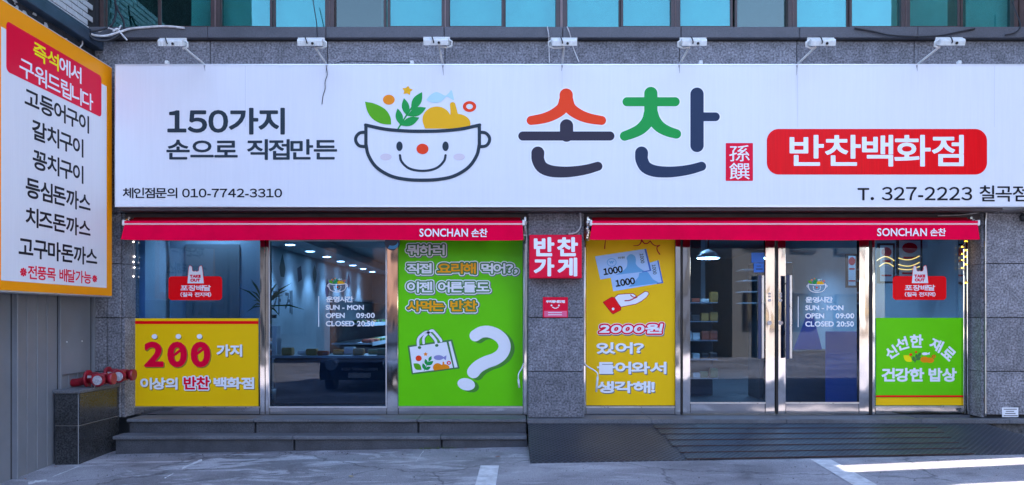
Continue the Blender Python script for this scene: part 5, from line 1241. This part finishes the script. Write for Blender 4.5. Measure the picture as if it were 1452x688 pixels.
# ------------------------------------------------------------------ the street behind the camera (seen in the glass and steel)
M['siding'] = mat('pale_ribbed_siding', (.33, .33, .34), .6, var=.1, vscale=3)
M['siding_dark'] = mat('dark_slate_siding', (.05, .07, .10), .6)
M['plaster'] = mat('cream_plaster', (.26, .235, .20), .8, var=.1, vscale=1)
M['brickred'] = mat('brown_brickwork', (.22, .12, .08), .85, var=.3, vscale=3)
M['carpaint'] = mat('black_car_paint', (.010, .011, .013), .12, spec=.6, coat=1)
M['carglass'] = mat('dark_car_glass', (.01, .012, .015), .05, spec=.8)
M['headlight'] = mat('headlight_clear', (.35, .45, .55), .08, .5)
def house(x0, x1, y0, y1, h, m, label, floors, cols, ribs=0, face=1):
    z = gz((x0 + x1) / 2, -9)
    t_ = thing('street_house', label, 'house', ((x0 + x1) / 2, (y0 + y1) / 2, z)); yf = y1
    box('wall', m, t_, x0, x1, y0, y1, z - .3, z + h); box('roof', 'siding_dark', t_, x0 - .3, x1 + .3, y0 - .3, y1 + .3, z + h, z + h + .25)
    if ribs:
        for i in range(ribs): x = x0 + (i + .5) * (x1 - x0) / ribs; box('cladding_rib', m, t_, x - .03, x + .03, y1, y1 + .05, z, z + h - .1)
    for f in range(floors):
        for c in range(cols):
            xc = x0 + (c + .5) * (x1 - x0) / cols; zc = z + 1.0 + f * 3.0
            w = box('window', 'brown', t_, xc - .65, xc + .65, y1 + .001 + (.05 if ribs else 0), y1 + .08, zc, zc + 1.4); box('pane', 'carglass', w, xc - .57, xc + .57, y1 + .081, y1 + .09, zc + .08, zc + 1.32)
    t_.rotation_euler = (0, 0, R(-28 if m != 'brickred' else -20))
    return t_
house(-9, -1.5, -31, -22, 6.5, 'brickred', 'brown brick house across the street behind the viewer, left', 2, 3)
house(-1.2, 5.2, -29, -20, 5.2, 'siding', 'pale ribbed metal clad house across the street behind the viewer', 1, 2, ribs=22)
house(5.6, 13, -30, -21, 8.5, 'plaster', 'cream plastered house across the street behind the viewer, right', 2, 3)
house(-20, -9.6, -30, -21, 8.5, 'plaster', 'cream plastered block at the left end across the street', 2, 4)
def car(cx, cy, label):
    z = gz(cx, -9); t_ = thing('parked_car', label, 'car', (cx, cy, z))
    # nose towards the shop (+Y), built along Y
    prof = [(-2.2, .35), (-2.25, .75), (-2.1, .98), (-1.5, 1.02), (-.9, 1.42), (.2, 1.46), (.95, 1.02), (1.8, .88), (2.2, .68), (2.28, .45), (2.2, .28), (-2.1, .25)]
    vs = []
    for sx in (-1, 1):
        for y, zz in prof: vs.append((cx + sx * (.9 if zz < 1.1 else .68), cy + y, z + zz))
    n = len(prof); MB().add(vs, [tuple(range(n))[::-1], tuple(range(n, 2 * n))] + [(i, (i + 1) % n, n + (i + 1) % n, n + i) for i in range(n)]).put('body', 'carpaint', t_)
    MB().prism([(cx - .62, cy + .25, z + 1.43), (cx + .62, cy + .25, z + 1.43), (cx + .78, cy + .9, z + 1.08), (cx - .78, cy + .9, z + 1.08)], (0, .02, .02)).put('windscreen', 'carglass', t_)
    for sx in (-1, 1):
        MB().tube([(cx + sx * .62, cy + 2.14, z + .64), (cx + sx * .66, cy + 2.29, z + .62)], [.16, .12], 16).put('headlight', 'headlight', t_)
        for yy in (-1.4, 1.4):
            w = MB().tube([(cx + sx * .72, cy + yy, z + .33), (cx + sx * .92, cy + yy, z + .33)], .33, 24).put('wheel', 'black', t_)
            MB().tube([(cx + sx * .90, cy + yy, z + .33), (cx + sx * .93, cy + yy, z + .33)], .2, 20).put('rim', 'steel_brushed', w)
    box('grille', 'steel_brushed', t_, cx - .4, cx + .4, cy + 2.25, cy + 2.30, z + .5, z + .56); box('number_plate', 'sign_white', t_, cx - .25, cx + .25, cy + 2.27, cy + 2.31, z + .34, z + .45)
car(-3.4, -10.6, 'black car parked facing the shop behind the viewer'); 
for x, y in ((1.7, -12.5), (3.3, -12.4)):
    bo = thing('bollard', 'slim pale bollard on the far pavement, %s one' % ('left' if x < 2 else 'right'), 'bollard', (x, y, gz(x, -9)), 'slim pale bollards')
    MB().tube([(x, y, gz(x, -9)), (x, y, gz(x, -9) + .9)], .04, 12).put('post', 'sign_edge', bo); MB().tube([(x, y, gz(x, -9) + .9), (x, y, gz(x, -9) + .96)], [.045, .02], 12).put('cap', 'sign_edge', bo)

# ------------------------------------------------------------------ unseen wall added on the right to block the sun, two gaps for sunlit strips
pw = thing('sun_block_wall', 'tall plain wall added beyond the frame to block and slit the sun', 'wall', (9.3, -3, 0))
XW0, XW1 = 9.12, 9.42
tanE = math.tan(R(SUN_EL)); tz = math.tan(R(SUN_AZ))
def gapY(px, py): g = G(px, py); return g.y + (XW0 - g.x) * tz
g1a, g1b = gapY(1207, 669.5), gapY(1207, 658.5)
g2a, g2b = gapY(1400, 720), gapY(1400, 683.5)
top1 = (XW0 - G(1207, 660).x) * tanE / math.cos(R(SUN_AZ)) + .1; top2 = (XW0 - G(1372, 687).x) * tanE / math.cos(R(SUN_AZ)) + .1
ext = (XW1 - XW0) * tanE
for a, b in ((-10, g2a), (g2b, g1a), (g1b, 5)): box('wall_section', 'plaster', pw, XW0, XW1, a, b, -1, 4.9)
box('wall_section', 'plaster', pw, XW0, XW1, g1a, g1b, top1 + ext, 4.9); box('wall_section', 'plaster', pw, XW0, XW1, g2a, g2b, top2 + ext, 4.9)
box('upper_wall', 'plaster', pw, XW0, XW1 + .0, -10, 5, 4.902, 22)
